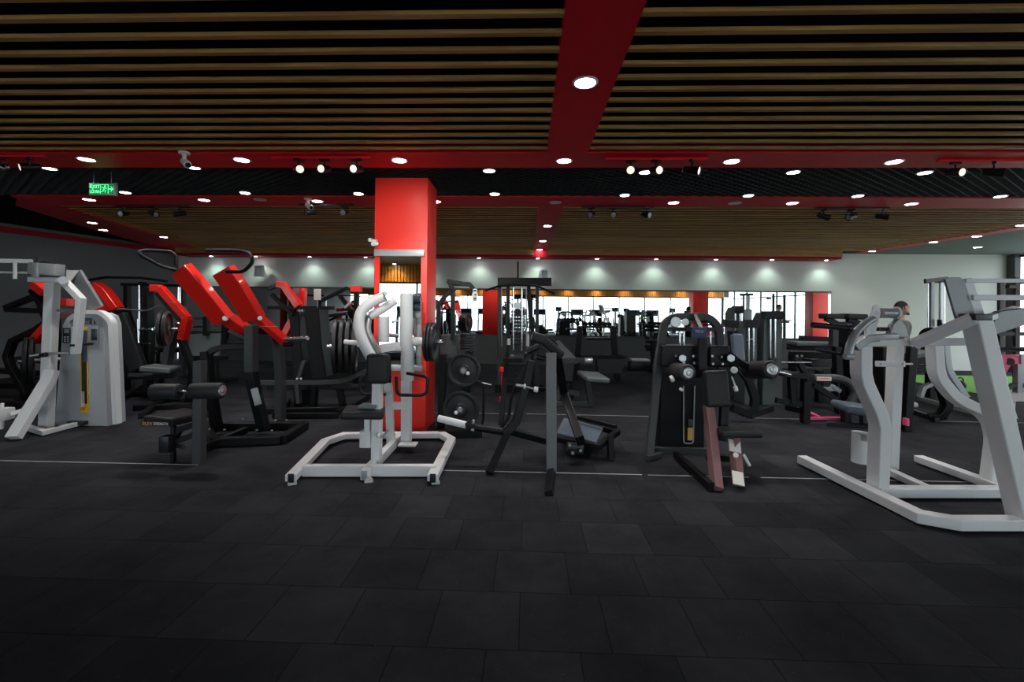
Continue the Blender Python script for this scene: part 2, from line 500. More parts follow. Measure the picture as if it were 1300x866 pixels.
# leaf shaped soffit behind
tipL = G(20, 256, CE); inL = G(80, 265, CE)
lL0, lL1 = G(90, 266, CE), G(258, 317, CE)     # inner left edge
rR0, rR1 = G(1330, 283, CE), G(1085, 321, CE)  # inner right edge
YW = YB - .52
def xedge(a, b, y):
    return a.x + (b.x - a.x) * (y - a.y) / (b.y - a.y)
b = B()
b.box(((lL0.x + 12.0) / 2 - .0, (YG0 + YG1) / 2, CE + .05), (12.0 - lL0.x, YG1 - YG0, .1))
b.link('red_band', 'redceil', ceil)
b = B()
def strip(p, q, wd, side):
    d = (q - p).normalized(); n = V((-d.y, d.x, 0)) * side
    return [p, q, q + n * wd, p + n * wd]
o0, o1 = G(28, 257, CE), G(226, 321, CE)
b.prism([V((lL0.x + .02, YG0, CE)), V((lL0.x + .02, YG1, CE)), lL1, o1, G(120, 292, CE), G(55, 272, CE), G(20, 261, CE), G(24, 255, CE)], (0, 0, .1))
b.link('red_edge_strip', 'redceil', ceil)
b = B()
q = strip(rR0, rR1, .30, -1)
if q[2].x < q[1].x: q = strip(rR0, rR1, .30, 1)
b.prism(q, (0, 0, .1)); b.link('red_edge_strip', 'redceil', ceil)
# bulkhead along the far wall
bx0, bx1 = P(224, 325, YB - .5).x, P(1068, 328, YB - .5).x
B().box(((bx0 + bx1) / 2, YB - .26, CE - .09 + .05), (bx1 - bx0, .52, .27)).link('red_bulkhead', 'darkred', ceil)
fb_ = B()
for z_ in (CE - .005, CE - .052, CE - .099):
    for (u, v) in ((bx0, bm2[0]), (bm2[1], bx1)):
        fb_.beam([(u, YB - .54, z_), (v, YB - .54, z_)], .038, .03, n=(0, 0, 1))
fb_.link('bulkhead_facing', 'wood', ceil)
B().box(((bm2[0] + bm2[1]) / 2, (YG1 + YW) / 2, CE + .052), (bm2[1] - bm2[0], YW - YG1, .1)).link('red_beam', 'redceil', ceil)
# timber slats
sl = B()
y = YF0 - .10
while y > YR + .1:
    for (a, c) in ((XL0 - .2, bm1[0]), (bm1[1], XR)):
        sl.beam([(a, y, CE + .012), (c, y, CE + .012)], .024, .038, n=(0, 0, 1))
    y -= .1596
sl.link('timber_slats', 'wood', ceil)
sl = B()
y = YG1 + .08
while y < YW:
    a, c = xedge(lL0, lL1, y), min(XR, xedge(rR0, rR1, y))
    for (u, v) in ((a, bm2[0]), (bm2[1], c)):
        sl.beam([(u, y, CE + .008), (v, y, CE + .008)], .015, .034, n=(0, 0, 1))
    y += .1596
sl.link('timber_slats', 'wood', ceil)
# open cell grille
def grille(x0, x1, y0, y1, st=.10):
    g = B()
    y = y0 + .03; row = 0
    while y < y1:
        pts = []; x = x0; k = row
        while x < x1:
            pts.append((x, y + (.022 if k % 2 else -.022))); x += .075; k += 1
        lo = [g.bm.verts.new((a_, b_, CE + .012)) for a_, b_ in pts]; hi = [g.bm.verts.new((a_, b_, CE + .040)) for a_, b_ in pts]
        lo2 = [g.bm.verts.new((a_, b_ + .005, CE + .012)) for a_, b_ in pts]; hi2 = [g.bm.verts.new((a_, b_ + .005, CE + .040)) for a_, b_ in pts]
        for i in range(len(pts) - 1):
            for q_ in ((lo, hi), (hi, hi2), (hi2, lo2), (lo2, lo)):
                g.bm.faces.new((q_[0][i], q_[0][i + 1], q_[1][i + 1], q_[1][i]))
        y += .054; row += 1
    return g.link('cell_grille', 'cell', ceil)
grille(XL0, 12.05, YF1, YG0)
# smooth grey ceiling right of the soffit and black one on the left
rp = [V((XR + .05, YG1, CE + .02)), V((XR + .05, YB, CE + .02)), V((bx1 - .02, YB, CE + .02)), rR1 + V((0, 0, .02)) + (q[2] - q[1]) * .5, rR0 + V((0, 0, .02)) + (q[3] - q[0] if False else V((0, 0, 0)))]
B().prism(rp, (0, 0, .06)).link('plaster_soffit', 'ceilgrey', ceil)
lp = [V((XL0 - .2, YG0, CE + .06)), V((XL0 - .2, YB, CE + .06)), V((bx0 + .1, YB, CE + .06)), lL1 + V((0, 0, .06)), V((lL0.x, YG0, CE + .06))]
B().prism(lp, (0, 0, .06)).link('black_soffit', 'void', ceil)

# ---------------------------------------------------------------- red pillar with mirror
PY = 5.18
pl, pr = P(474.5, 400, PY).x, P(541.5, 400, PY).x
pd = .52
pil = B().box(((pl + pr) / 2, PY + pd / 2, (CE + .0) / 2), (pr - pl, pd, CE + .02), bev=.006).link('pillar', 'red')
pil['kind'] = 'structure'
fm = mat('red_pillar_paint', (0.96, 0.035, 0.02), 0.42, var=0.03, scale=3)
pil.data.materials[0] = fm
ma, mb_ = P(482, 400, PY).x, P(534, 400, PY).x
mt, mb = P(508, 326, PY).z, P(508, 464, PY).z
B().box(((ma + mb_) / 2, PY - .006, (mt + mb) / 2), (mb_ - ma, .01, mt - mb)).link('pillar_mirror', 'mirror', pil)
B().box((P(508, 400, PY).x - .01, PY - .02, P(508, 321.5, PY).z), (S(64, PY), .04, S(8.5, PY)), bev=.003).link('mirror_top_trim', 'silver', pil)
B().box((P(517, 400, PY).x, PY - .045, P(517, 467, PY).z), (S(44, PY), .09, S(6, PY)), bev=.003).link('mirror_shelf', 'silver', pil)
for (X, Y_) in ((6.75, 5.2), (11.3, 5.2), (-9.6, 5.2)):
    o = B().box((X, Y_ + .26, CE / 2), (.58, .52, CE), bev=.006).link('pillar', fm); o['kind'] = 'structure'

# ---------------------------------------------------------------- lamps
LN = [0]
def spotlight(p, power, size=95, blend=.6, col=(1, .97, .92), tgt=None, r=.05):
    ld = bpy.data.lights.new('downlight_beam', 'SPOT')
    ld.energy = power; ld.spot_size = math.radians(size); ld.spot_blend = blend; ld.color = col; ld.shadow_soft_size = r
    o = bpy.data.objects.new('downlight_beam', ld); COL.objects.link(o)
    o.location = p
    if tgt is not None:
        o.rotation_euler = (V(tgt) - V(p)).to_track_quat('-Z', 'Y').to_euler()
    return o
def mk_down():
    t = thing('downlight', 'x', 'ceiling light')
    B().lathe((0, 0, .012), (0, 0, -1), [(0, .072), (.004, .085), (.014, .085), (.017, .078), (.017, .069), (.009, .066)], 28).link('lamp_trim', 'rim', t)
    f = B().lathe((0, 0, .0025), (0, 0, -1), [(0, .02), (.0, .065), (.004, .063), (.006, .04), (.0065, .01)], 24).link('diffuser', 'lampface', t)
    return t
D0 = mk_down(); D0_used = [False]
def down(px, py, label, group, z=CE, on=True, power=34, sc=1.0):
    p = G(px, py, z)
    if not D0_used[0]:
        o = D0; o.location = p; o['label'] = label; o['group'] = group; D0_used[0] = True
    else:
        o = dup(D0, p, label=label, group=group)
    o.scale = (sc, sc, sc)
    if not on:
        for c in o.children:
            if c.name.startswith('diffuser'):
                c.data = c.data.copy(); c.data.materials[0] = M['lampoff']
    elif power:
        spotlight(p - V((0, 0, .03)), power)
    return o
W = lambda i: ('first', 'second', 'third', 'fourth', 'fifth', 'sixth', 'seventh', 'eighth', 'ninth', 'tenth', 'eleventh', 'twelfth')[i]
down(743, 105, 'round downlight alone in the wide red beam overhead, the nearest lamp', 'round downlights in the red bands')
for i, x in enumerate((110, 307, 507, 716, 929, 1135)):
    down(x, 202.5 + (x - 110) * .003, 'lit round downlight in the near red ceiling band, %s from the left' % W(i), 'round downlights in the red bands')
for i, (x, y, on) in enumerate(((113, 253.5, 1), (259, 254, 1), (330, 253.5, 0), (403, 255.5, 1), (553, 256, 1), (705, 257, 0), (855, 257.5, 1), (933, 258, 0), (1006, 258, 1), (1157, 259, 1))):
    down(x, y, '%s round downlight in the far red ceiling band, %s from the left' % ('lit' if on else 'dark', W(i)), 'round downlights in the red bands', on=bool(on), power=26)
for i, (x, y) in enumerate(((695, 287), (689, 306), (685, 317))):
    down(x, y, 'small downlight in the narrow red beam behind the pillar, %s from the near end' % W(i), 'downlights in the narrow red beam', power=5 if i < 2 else 1)
k = 0
for (x, y) in ((63, 214), (246, 213), (621, 217), (819, 219), (1007, 219), (1174, 219.5)):
    down(x, y, 'downlight at the near edge of the black cell ceiling, %s from the left' % W(k), 'downlights in the black cell ceiling', z=CE + .003, power=14, sc=.85); k += 1
k = 0
for (x, y) in ((159, 244.5), (311, 245), (455, 246), (628, 246.5), (793, 248), (950, 248.5), (1089, 249), (1270, 249.5)):
    down(x, y, 'downlight at the far edge of the black cell ceiling, %s from the left' % W(k), 'downlights in the black cell ceiling', z=CE + .003, power=12, sc=.85); k += 1
k = 0
for (x, y) in ((117, 283), (131, 292), (208, 301), (274, 315.5)):
    down(x, y, 'downlight along the left edge of the far timber ceiling, %s from the camera side' % W(k), 'downlights on the left soffit edge', power=8); k += 1
down(47, 291.5, 'lone downlight in the dark ceiling by the left wall', 'downlights on the left soffit edge', z=CE + .045, power=8)
k = 0
for (x, y) in ((1297, 286), (1240, 300), (1185, 307.5), (1107, 319)):
    down(x, y, 'downlight along the slanting red edge over the white wall, %s from the camera side' % W(k), 'downlights on the right soffit edge', power=8); k += 1
down(1241, 314, 'downlight in the grey plaster ceiling near the window, far one', 'downlights on the right soffit edge', z=CE + .01, power=8)
k = 0
BH = CE - .175
for x in (195, 268, 325, 393, 464, 536, 608, 683, 758, 833, 909, 980, 1049):
    d_ = ray(x, 327)
    o = down(x, 326.2, 'small wall-washing downlight above the mirror wall, %s along the bulkhead from the left' % ((W(k)) if k < 12 else 'last'), 'wall washing downlights above the mirror', z=BH, power=0, sc=.62)
    o.location = (P(x, 327, YB - .24).x, YB - .24, BH)
    if k > 0:
        spotlight(o.location - V((0, 0, .02)), 8, 120, .8, (.72, 1, .84), r=.02)
    else:
        o.location.z = CE; spotlight(o.location - V((0, 0, .02)), 6, 110, .7, (.86, 1, .92), r=.02)
    k += 1
# washers on the timber bulkhead behind the camera
k = 0
for i in range(11):
    x = -6.2 + i * 1.75
    o = dup(D0, (x, YR + .3, CE), label='amber downlight over the rear windows, seen only in the mirror', group='downlights over the rear windows')
    spotlight((x, YR + .3, CE - .04), 20, 130, .8, (1, .72, .38), r=.03)

# track spots
def mk_spot(mface='spotface', body='black'):
    t = thing('track_spotlight', 'x', 'spotlight')
    B().box((0, 0, -.012), (.10, .032, .024), bev=.003).cyl((0, 0, -.02), (0, 0, -.075), .008, k=10).link('adapter', body, t)
    b = B()
    b.lathe((0, .085, -.075), (0, -.06, -.115), [(0, .022), (.01, .034), (.05, .036), (.12, .042), (.155, .045), (.160, .045), (.160, .038), (.150, .037)], 22)
    b.beam([(-.045, 0, -.10), (-.045, 0, -.072), (.045, 0, -.072), (.045, 0, -.10)], .012, .004, n=(0, 1, 0))
    hd = b.link('lamp_head', body, t)
    d = (V((0, -.06, -.115)) - V((0, .085, -.075))).normalized()
    p = V((0, .085, -.075)) + d * .1505
    B().lathe(p, p + d, [(0, .036), (.002, .036), (.004, .025), (.005, .005)], 20).link('lens', mface, hd)
    return t
S0 = mk_spot(); su = [False]
def tspot(px, py, label, group, z=CE - .02, rz=0.0):
    p = G(px, py, z)
    if not su[0]:
        o = S0; su[0] = True
        o.location = p; o.rotation_euler = (0, 0, rz); o['label'] = label; o['group'] = group
    else:
        o = dup(S0, p, rz, label, group)
    return o
def track(x0, x1, py, label, m='red'):
    a, b_ = G(x0, py, CE), G(x1, py, CE)
    y = (a.y + b_.y) / 2
    o = B().box(((a.x + b_.x) / 2, y, CE - .011), (b_.x - a.x, .034, .022), bev=.002).link('lighting_track', m, loc=((a.x + b_.x) / 2, y, CE))
    tag(o, label, 'lighting track', 'red lighting tracks')
    return y
def tr_spots(x0, x1, py, xs, where, m='redceil'):
    unlit = m == 'dark'
    y = track(x0, x1, py, 'thin red lighting track %s' % where, m)
    for i, (x, rz) in enumerate(xs):
        p = G(x, py, CE)
        q = P(x, py, y); 
        o = tspot(x, py, 'track spotlight %s, %s from its left' % (where, W(i)), 'track spotlights', rz=rz)
        o.location = (q.x, y, CE - .022)
        if unlit:
            for hd in o.children:
                for ln in hd.children:
                    ln.data = ln.data.copy(); ln.data.materials[0] = M['stone']
tr_spots(345, 470, 199, ((379, .7), (412, -.1), (453, -.15)), 'on the near red band left of the pillar')
tr_spots(768, 898, 200.5, ((801, -.25), (833, .25), (879, .9)), 'on the near red band right of the wide beam')
tr_spots(1190, 1300, 203, ((1213, .1), (1262, .8)), 'on the near red band at the far right')
tr_spots(-30, 58, 197, ((0, .3), (37, -.5)), 'on the near red band at the far left')
tr_spots(145, 240, 261, ((157, .1), (195, 1.2), (228, -1.0)), 'on the far timber ceiling left of the exit sign', 'dark')
tr_spots(738, 830, 262, ((751, -.5), (778, 0), (821, .5)), 'on the far band behind the wide beam', 'dark')
tr_spots(1035, 1130, 264, ((1046, 1.5), (1081, -1.2), (1121, .9)), 'on the far band at the right', 'dark')
tr_spots(380, 450, 259, ((394, -.6), (437, .1)), 'on the far band left of the pillar', 'dark')
# added spotlight, out of view, put in to brighten the red pillar
o = dup(S0, (-.75, 1.75, CE - .022), 2.9, 'added black spotlight overhead, out of view, brightening the red pillar', 'track spotlights')
spotlight((-.75, 1.84, CE - .13), 150, 44, .9, (1, .96, .9), tgt=(-1.42, 5.2, 1.75), r=.05)
# white camera-like spot
def ceil_camera(px, py, label):
    p = G(px, py, CE)
    t = thing('security_camera', label, 'security camera', p)
    B().cyl(p, p - V((0, 0, .02)), .05).cyl(p, p - V((0, 0, .09)), .018).link('bracket', 'rim', t)
    hd = B().lathe(p + V((-.03, .03, -.075)), p + V((.07, -.04, -.14)), [(0, .02), (.01, .032), (.12, .036), (.13, .034)], 18).link('camera_head', 'rim', t)
    B().cyl(p + V((.056, -.03, -.131)), p + V((.072, -.041, -.1415)), .024).link('lens', 'dark', hd)
ceil_camera(234, 193, 'white security camera hanging from the near red band above the exit sign')
ceil_camera(391, 252, 'small white security camera on the far red band left of the pillar')

# exit sign
pS = P(130, 240.5, 5.0)
t = thing('exit_sign', 'green lit exit sign with running man and arrow, hung from the cell ceiling', 'exit sign', pS)
wd, hh = S(34, 5.0), S(15.5, 5.0)
B().box(pS, (wd, .025, hh), bev=.003).link('sign_housing', 'silver', t)
B().box(pS + V((0, -.0135, 0)), (wd - .016, .003, hh - .014)).link('sign_face', 'signface', t)
B().box(pS + V((wd / 2 + .012, 0, 0)), (.014, .035, hh + .015), bev=.003).link('side_bracket', 'silver', t)
B().cyl(pS + V((-wd * .35, 0, hh / 2)), V((pS.x - wd * .35, 5.0, CE + .02)), .003, k=8).cyl(pS + V((wd * .35, 0, hh / 2)), V((pS.x + wd * .35, 5.0, CE + .02)), .003, k=8).link('hanging_rod', 'steel', t)
text('exit_lettering', 'EXIT', 'signtext', t, pS + V((-wd * .25, -.016, hh * .2)), (1, 0, 0), (0, 0, 1), .055, fit=wd * .38)
text('exit_lettering', 'LỐI RA', 'signtext', t, pS + V((-wd * .25, -.016, -hh * .22)), (1, 0, 0), (0, 0, 1), .05, fit=wd * .38)
r = B()    # running man in a doorway
c = pS + V((wd * .13, -.0165, 0))
def q2(x, z): return c + V((x, 0, z))
r.beam([q2(-.045, -.05), q2(-.045, .05), q2(.045, .05), q2(.045, -.05)], .005, .002, n=(0, 1, 0))
r.cyl(q2(.008, .034) + V((0, .001, 0)), q2(.008, .034) - V((0, .001, 0)), .008, k=14, bev=.0002)
for ln in ([q2(.004, .024), q2(-.006, -.002)], [q2(.003, .02), q2(.02, .012), q2(.026, .0)], [q2(.002, .018), q2(-.02, .012), q2(-.028, .022)], [q2(-.006, -.002), q2(.012, -.014), q2(.010, -.038)], [q2(-.006, -.002), q2(-.014, -.024), q2(-.034, -.032)]):
    r.beam(ln, .007, .002, n=(0, 1, 0))
r.link('running_man', 'signtext', t)
c = pS + V((wd * .38, -.0165, 0))
B().beam([q2(-.03, 0), q2(.026, 0)], .002, .009, n=(0, 1, 0)).beam([q2(.002, .028), q2(.028, 0), q2(.002, -.028)], .008, .002, n=(0, 1, 0)).link('arrow', 'signtext', t)

# emergency light on the pillar
pE = V((pl + .012, PY - .04, P(474, 309, PY).z))
t = thing('emergency_light', 'small white twin-head emergency light on the pillar corner above its mirror', 'emergency light', pE)
B().box(pE, (.06, .045, .075), bev=.006).link('housing', 'rim', t)
B().cyl(pE + V((-.035, -.01, .03)), pE + V((-.045, -.04, .028)), .022).link('lamp_head', 'rim', t)
B().cyl(pE + V((.03, -.01, -.01)), pE + V((.038, -.04, -.014)), .022).link('lamp_head', 'rim', t)

# wall speakers
for (x, y, lb) in ((329, 344, 'white box speaker on the far wall above the red pulldown arms'), (690, 350, 'white box speaker on the far wall above the tall cable tower')):
    p = P(x, y, YB - .22)
    t = thing('wall_speaker', lb, 'speaker', p, 'white wall speakers')
    B().box(p, (.20, .17, .30), (0, 0, .25), bev=.012).link('cabinet', 'rim', t)
    B().box(p + V((.03, -.093, 0)), (.15, .012, .25), (0, 0, .25), bev=.004).link('grille', 'silver', t)
    B().beam([p + V((0, .08, .05)), V((p.x, YB, p.z + .05))], .03, .04).link('bracket', 'rim', t)

# ---------------------------------------------------------------- daylight
wd_ = bpy.data.worlds.new('sky'); SC.world = wd_; wd_.use_nodes = True
bg = wd_.node_tree.nodes['Background']
bg.inputs['Color'].default_value = (0.86, 0.94, 1.0, 1)
bg.inputs['Strength'].default_value = 2.6
def portal(loc, rot, sx, sy):
    ld = bpy.data.lights.new('window_portal', 'AREA'); ld.shape = 'RECTANGLE'; ld.size = sx; ld.size_y = sy
    ld.cycles.is_portal = True
    o = bpy.data.objects.new('window_portal', ld); COL.objects.link(o); o.location = loc; o.rotation_euler = rot
portal(((XL0 + .8 + XR) / 2, YR - .15, HD / 2), (PI / 2, 0, 0), XR - XL0 - 3.4, HD)
portal((XR + .15, (YR + YB) / 2, CE / 2), (PI / 2, 0, PI / 2), YB - YR, CE)
B().box((XR + .1, (YR + YB) / 2, (CE + 3.36) / 2 + .01), (.2, YB - YR, 3.36 - CE)).link('wall_right', 'dado')['kind'] = 'structure'
SC.view_settings.view_transform = 'Standard'
SC.view_settings.look = 'None'
SC.view_settings.gamma = 1
SC.view_settings.exposure = 0.85
SC.view_settings.use_curve_mapping = False
SC.cycles.use_denoising = True
SC.cycles.max_bounces = 8
SC.cycles.diffuse_bounces = 3
SC.cycles.glossy_bounces = 5
SC.cycles.transparent_max_bounces = 12
SC.cycles.transmission_bounces = 4
SC.cycles.caustics_reflective = False
SC.cycles.caustics_refractive = False
SC.cycles.sample_clamp_indirect = 6
# ================================================================ front row machines
def pp(lst):
    """[(px, py, Y), ...] -> world points"""
    return [P(*a) if len(a) == 3 else V(a[0]) for a in lst]
def plate(p, ax, r, th, label, group, name='weight_plate', m='plate', mhub='steel'):
    """a round gym weight plate centred at p with its axle along ax"""
    ax = V(ax).normalized(); p = V(p)
    t = thing(name, label, 'weight plate', p, group)
    h = th / 2
    prof = [(0, .030), (0, r * .30), (h * .35, r * .33), (h * .55, r * .38), (h * .55, r * .78), (h * .2, r * .82), (0, r * .9), (h * .12, r * .985), (h, r), (th - h * .12, r * .985), (th, r * .9), (th - h * .2, r * .82), (th - h * .55, r * .78), (th - h * .55, r * .38), (th - h * .35, r * .33), (th, r * .30), (th, .030)]
    B().ring(p - ax * h, p + ax * h, prof, 36).link('disc', m, t)
    B().ring(p - ax * h, p + ax * h, [(0, .0275), (0, .042), (th, .042), (th, .0275)], 20).link('hub_ring', mhub, t)
    return t
def horn_plates(t, c, ax, n, r, th, gap, lab, group, l0=.12, l1=.10, hr=.025, m='plate', hm='chrome', mhub='steel'):
    ax = V(ax).normalized(); c = V(c)
    B().cyl(c - ax * l0, c + ax * (gap * (n - 1) + l1), hr).link('weight_horn', hm, t)
    for i in range(n):
        plate(c + ax * gap * i, ax, r, th, lab(i), group, m=m, mhub=mhub)
def bolts(t, pts, n, r=.012, m='steel'):
    n = V(n).normalized()
    for p in pts:
        B().cyl(V(p) - n * .004, V(p) + n * .010, r, k=6, bev=.002).link('bolt', m, t)
def roller(t, p, q, r, cap=True, m='foam'):
    p, q = V(p), V(q); d = (q - p).normalized(); L = (q - p).length
    o = B().lathe(p, q, [(0, r * .8), (.008, r * .95), (.02, r), (L - .02, r), (L - .008, r * .95), (L, r * .8)], 28).link('foam_roller', m, t)
    if cap:
        B().lathe(q - d * .002, q + d, [(0, r * .66), (.010, r * .62), (.014, r * .5), (.012, r * .3), (.02, r * .26), (.022, r * .08)], 24).link('end_cap', 'steel', o)
    return o

# ---------------------------------------------------------------- A  white pulldown tower at the left edge
A = thing('pulldown_machine', 'white pulldown machine with tall weight-stack shroud and yellow-edged slot, at the left edge', 'pulldown machine', G(70, 545))
YA = 4.95
f = B()
f.beam(pp([(67, 356, YA), (58.5, 548, YA)]), S(13, YA), .09, n=(1, 0, 0))
f.link('column', 'white', A, bev=.003)
f = B()
f.beam([P(66, 470, YA - .02), P(62, 482, YA - .05), G(17, 556, .03)], S(15, YA), .075, n=(1, 0, 0))
f.beam([P(40, 518, 4.72), P(14, 526, 4.62)], .045, .045)
f.link('front_leg', 'white', A, bev=.003)
f = B()
f.beam([G(30, 541, .035), G(56, 549, .035), G(110, 535, .035)], .05, .06, n=(0, 0, 1))
f.link('base_rail', 'white', A, bev=.003)
f = B()
f.box(P(4, 526, 4.62), (.10, .16, .13), bev=.02).cyl(P(2, 545, 4.62), P(2, 512, 4.62), .02)
f.link('foot_bracket', 'white', A)
f = B()
f.beam(pp([(40, 355, YA - .05), (80, 356, YA - .05)]), .09, .055, n=(0, 1, 0))
f.beam(pp([(80, 356, YA - .05), (103, 380, YA - .05), (99.5, 416, YA - .05), (96, 449, YA - .05)]), S(9, YA), .06, n=(0, 1, 0))
f.link('swing_arm', 'white', A, bev=.003)
f = B()
f.cyl(P(80, 356, YA - .13), P(80, 356, YA + .01), .045)
f.link('pivot', 'steel', A)
f = B()
f.beam(pp([(-40, 330.5, YA - .25), (40, 332, YA - .1)]), .05, .045, n=(0, 1, 0))
f.tube(pp([(-40, 345, YA - .25), (40, 346.5, YA - .1)]), .012)
f.tube(pp([(19, 332, YA - .18), (19, 354, YA - .18)]), .018)
f.link('lever_bars', 'white', A)
f = B()
f.box(P(59, 342, YA - .08), (S(36, YA), .12, S(15, YA)), (0, .06, 0), bev=.008)
f.box(P(45, 343, YA - .15), (S(8, YA), .03, S(19, YA)), bev=.006)
f.link('pulley_housing', 'silver', A)
B().cyl(P(50, 333, YA - .12), P(50, 326, YA - .12), .028).box(P(57, 335, YA - .10), (.08, .05, .05), bev=.01).link('lock_knob', 'dark', A)
f = B()
f.beam(pp([(86, 353, YA + .1), (98, 353, YA + .1), (122, 392, YA + .2)]), S(22, YA), .035, n=(1, 0, 0))
f.link('top_plate', 'silver', A, bev=.003)
B().tube(pp([(73, 394, YA), (97, 394, YA)]), .016).link('cross_tube', 'steel', A)
# shroud tower
YS = 5.12
ou = [(69, 546), (80, 412), (85, 403), (93, 398), (118, 397), (127, 401), (131, 412), (137, 544)]
hl = [(88, 409), (94, 404), (118, 404), (122, 411), (88, 416)]
sh = B()
pw = [P(x, y, YS) for x, y in ou]
for p in pw:
    if p.z < .03: p.z = .004
sh.prism(pw, (0, .24, 0), hole=[P(x, y, YS) for x, y in hl])
so = sh.link('shroud', 'palegrey', A, bev=.006)
B().beam(rnd(pp([(106, 396.5, YS - .01), (130, 396.5, YS - .01), (143, 408, YS - .01), (149, 538, YS - .01)]), .06), S(9, YS), .05, n=(0, 1, 0)).link('frame_arch', 'white', A, bev=.004)
B().box(P(107, 470, YS - .006), (S(10.5, YS), .012, S(112, YS)), (0, -.03, 0), bev=.003).link('slot_frame', 'yellow', so)
B().box(P(106.8, 466, YS - .015), (S(6, YS), .012, S(96, YS)), (0, -.03, 0)).link('stack_slot', 'dark', so)
B().box(P(108, 440, YS - .022), (S(4.5, YS), .006, S(40, YS)), (0, -.03, 0)).link('slot_insert', 'blue', so)
for i in range(12):
    B().box(P(105.0, 498 + i * 2.0, YS - .023), (S(4.5, YS), .004, S(1.0, YS))).link('stack_mark', 'label' if i < 10 else 'red', so)
f = B().box(P(84.5, 426, YS - .012), (S(9, YS), .02, S(20, YS)), bev=.004).link('display_unit', 'lcd', so)
B().box(P(84.5, 420.5, YS - .024), (S(6, YS), .004, S(5, YS))).link('screen', 'silver', f)
for i in range(3):
    for j in range(2):
        B().box(P(82.3 + j * 3.8, 428 + i * 2.7, YS - .025), (.018, .006, .012), bev=.002).link('button', 'label', f)
B().box(P(119, 425, YS - .014), (S(13, YS), .02, S(22, YS)), bev=.005).link('side_panel', 'silver', so)
B().box(P(119.5, 425, YS - .026), (S(8, YS), .008, S(15, YS)), bev=.004).link('instruction_plate', 'lcd', so)
B().box(P(99, 537, YS - .03), (S(22, YS), .06, S(5, YS)), bev=.006).link('floor_stop', 'dark', A)
B().tube(pp([(118, 398, YS + .03), (118, 415, YS + .03)]), .006).link('cable', 'rim', A)
B().tube(pp([(90, 438.5, YA - .08), (96, 438.5, YA - .08)]), .016).link('grip', 'dark', A)
B().tube(pp([(107, 437.5, YA - .08), (117, 436.5, YA - .1)]), .016).link('grip', 'dark', A)
B().tube(pp([(38, 452, YA - .1), (60, 449, YA - .05), (88, 448, YA + .02)]), .014).link('seat_pin', 'steel', A)
B().cyl(P(52, 451, YA - .09), P(59, 450, YA - .09), .026).link('pin_knob', 'dark', A)

# ---------------------------------------------------------------- E  red plate-loaded pulldown
E = thing('plate_loaded_pulldown', 'black plate-loaded pulldown machine with two big red lever arms left of the pillar', 'pulldown machine', G(300, 553))
f = B()
zf = .05
c1, c2, c3, c4 = G(272, 561, zf), G(357, 558, zf), G(387, 540, zf), G(262, 541, zf)
f.beam([c1, c2], .09, .08, n=(0, 1, 0)).beam([c2, c3], .09, .08, n=(1, 0, 0)).beam([c4, c3], .09, .08, n=(0, 1, 0))
f.beam([G(256, 570, zf), G(312, 546, zf)], .06, .07, n=(1, 0, 0))
f.beam([c1, c4], .07, .08, n=(1, 0, 0))
f.link('base_frame', 'black', E, bev=.004)
f = B()
f.beam([G(276, 546, .05), P(265, 480, 4.75), P(262, 446, 4.75)], S(13, 4.8), .08, n=(0, 1, 0))
f.beam(rnd(pp([(262, 480, 4.75), (261, 455, 4.75), (270, 444, 4.75), (292, 439, 4.8), (316, 441, 4.85)]), .1), S(8, 4.8), .06, n=(0, 1, 0))
f.beam(pp([(283, 433, 4.9), (320, 435, 4.9)]), .05, .05, n=(0, 1, 0))
f.beam(pp([(285, 440, 4.9), (287, 404, 4.85)]), .05, .06, n=(0, 1, 0))
f.link('left_frame', 'black', E, bev=.004)
B().beam(pp([(319, 413, 4.85), (319, 472, 4.85)]), S(14, 4.85), .10, n=(0, 1, 0)).link('centre_column', 'grey', E, bev=.006)
f = B()
f.beam([P(319, 470, 4.86), P(322, 490, 4.86), G(335, 546, .05)], S(15, 4.85), .09, n=(0, 1, 0))
f.link('lower_column', 'black', E, bev=.004)
B().beam(pp([(322.5, 493, 4.79), (328, 514, 4.78)]), S(9, 4.8), .012, n=(1, 0, 0)).link('instruction_label', 'silver', E)
B().beam([P(352, 428, 5.3), P(356, 470, 5.35), G(356, 534, .05)], S(12, 5.4), .09, n=(0, 1, 0)).link('rear_column', 'grey', E, bev=.005)
B().beam(rnd(pp([(330, 420, 4.95), (345, 420, 5.1), (354, 434, 5.3)]), .1), .07, .07, n=(0, 1, 0)).link('top_bridge', 'black', E, bev=.004)
def red_arm(t, pts1, w1, pts2, w2, Y):
    a = B(); a.beam(pp(pts1), S(w1, Y), .11, n=(1, 0, 0)).beam(pp(pts2), S(w2, Y), .09, n=(1, 0, 0))
    return a.link('lever_arm', 'red', t, bev=.006)
ra = red_arm(E, [(230, 342, 4.5), (250, 364, 4.55), (285, 407, 4.7)], 25, [(279, 398, 4.72), (318, 424, 4.95)], 20, 4.6)
rb = red_arm(E, [(284, 343, 4.45), (300, 366, 4.5), (323, 404, 4.7)], 26, [(322, 398, 4.75), (362, 434, 5.1)], 11, 4.6)
text('arm_lettering', 'HAMMER', 'label', rb, P(343, 414.5, 4.80), P(362, 434, 5.0) - P(325, 400, 4.7), (0, -.3, 1), .05)
B().cyl(P(286, 404, 4.62), P(286, 404, 4.9), .03).cyl(P(330, 404, 4.62), P(330, 404, 4.9), .025).link('pivot_bolts', 'steel', E)
B().beam(pp([(290, 420, 4.76), (318, 432, 4.9)]), .02, .03).link('arm_rail', 'steel', E)
B().tube(rnd(pp([(224, 343, 4.42), (206, 339, 4.35), (178, 324, 4.2), (176, 319, 4.25), (186, 317.5, 4.35), (217, 319.5, 4.5), (224, 325, 4.52), (223, 337, 4.5)]), .07), .017).link('handle', 'rubber', E)
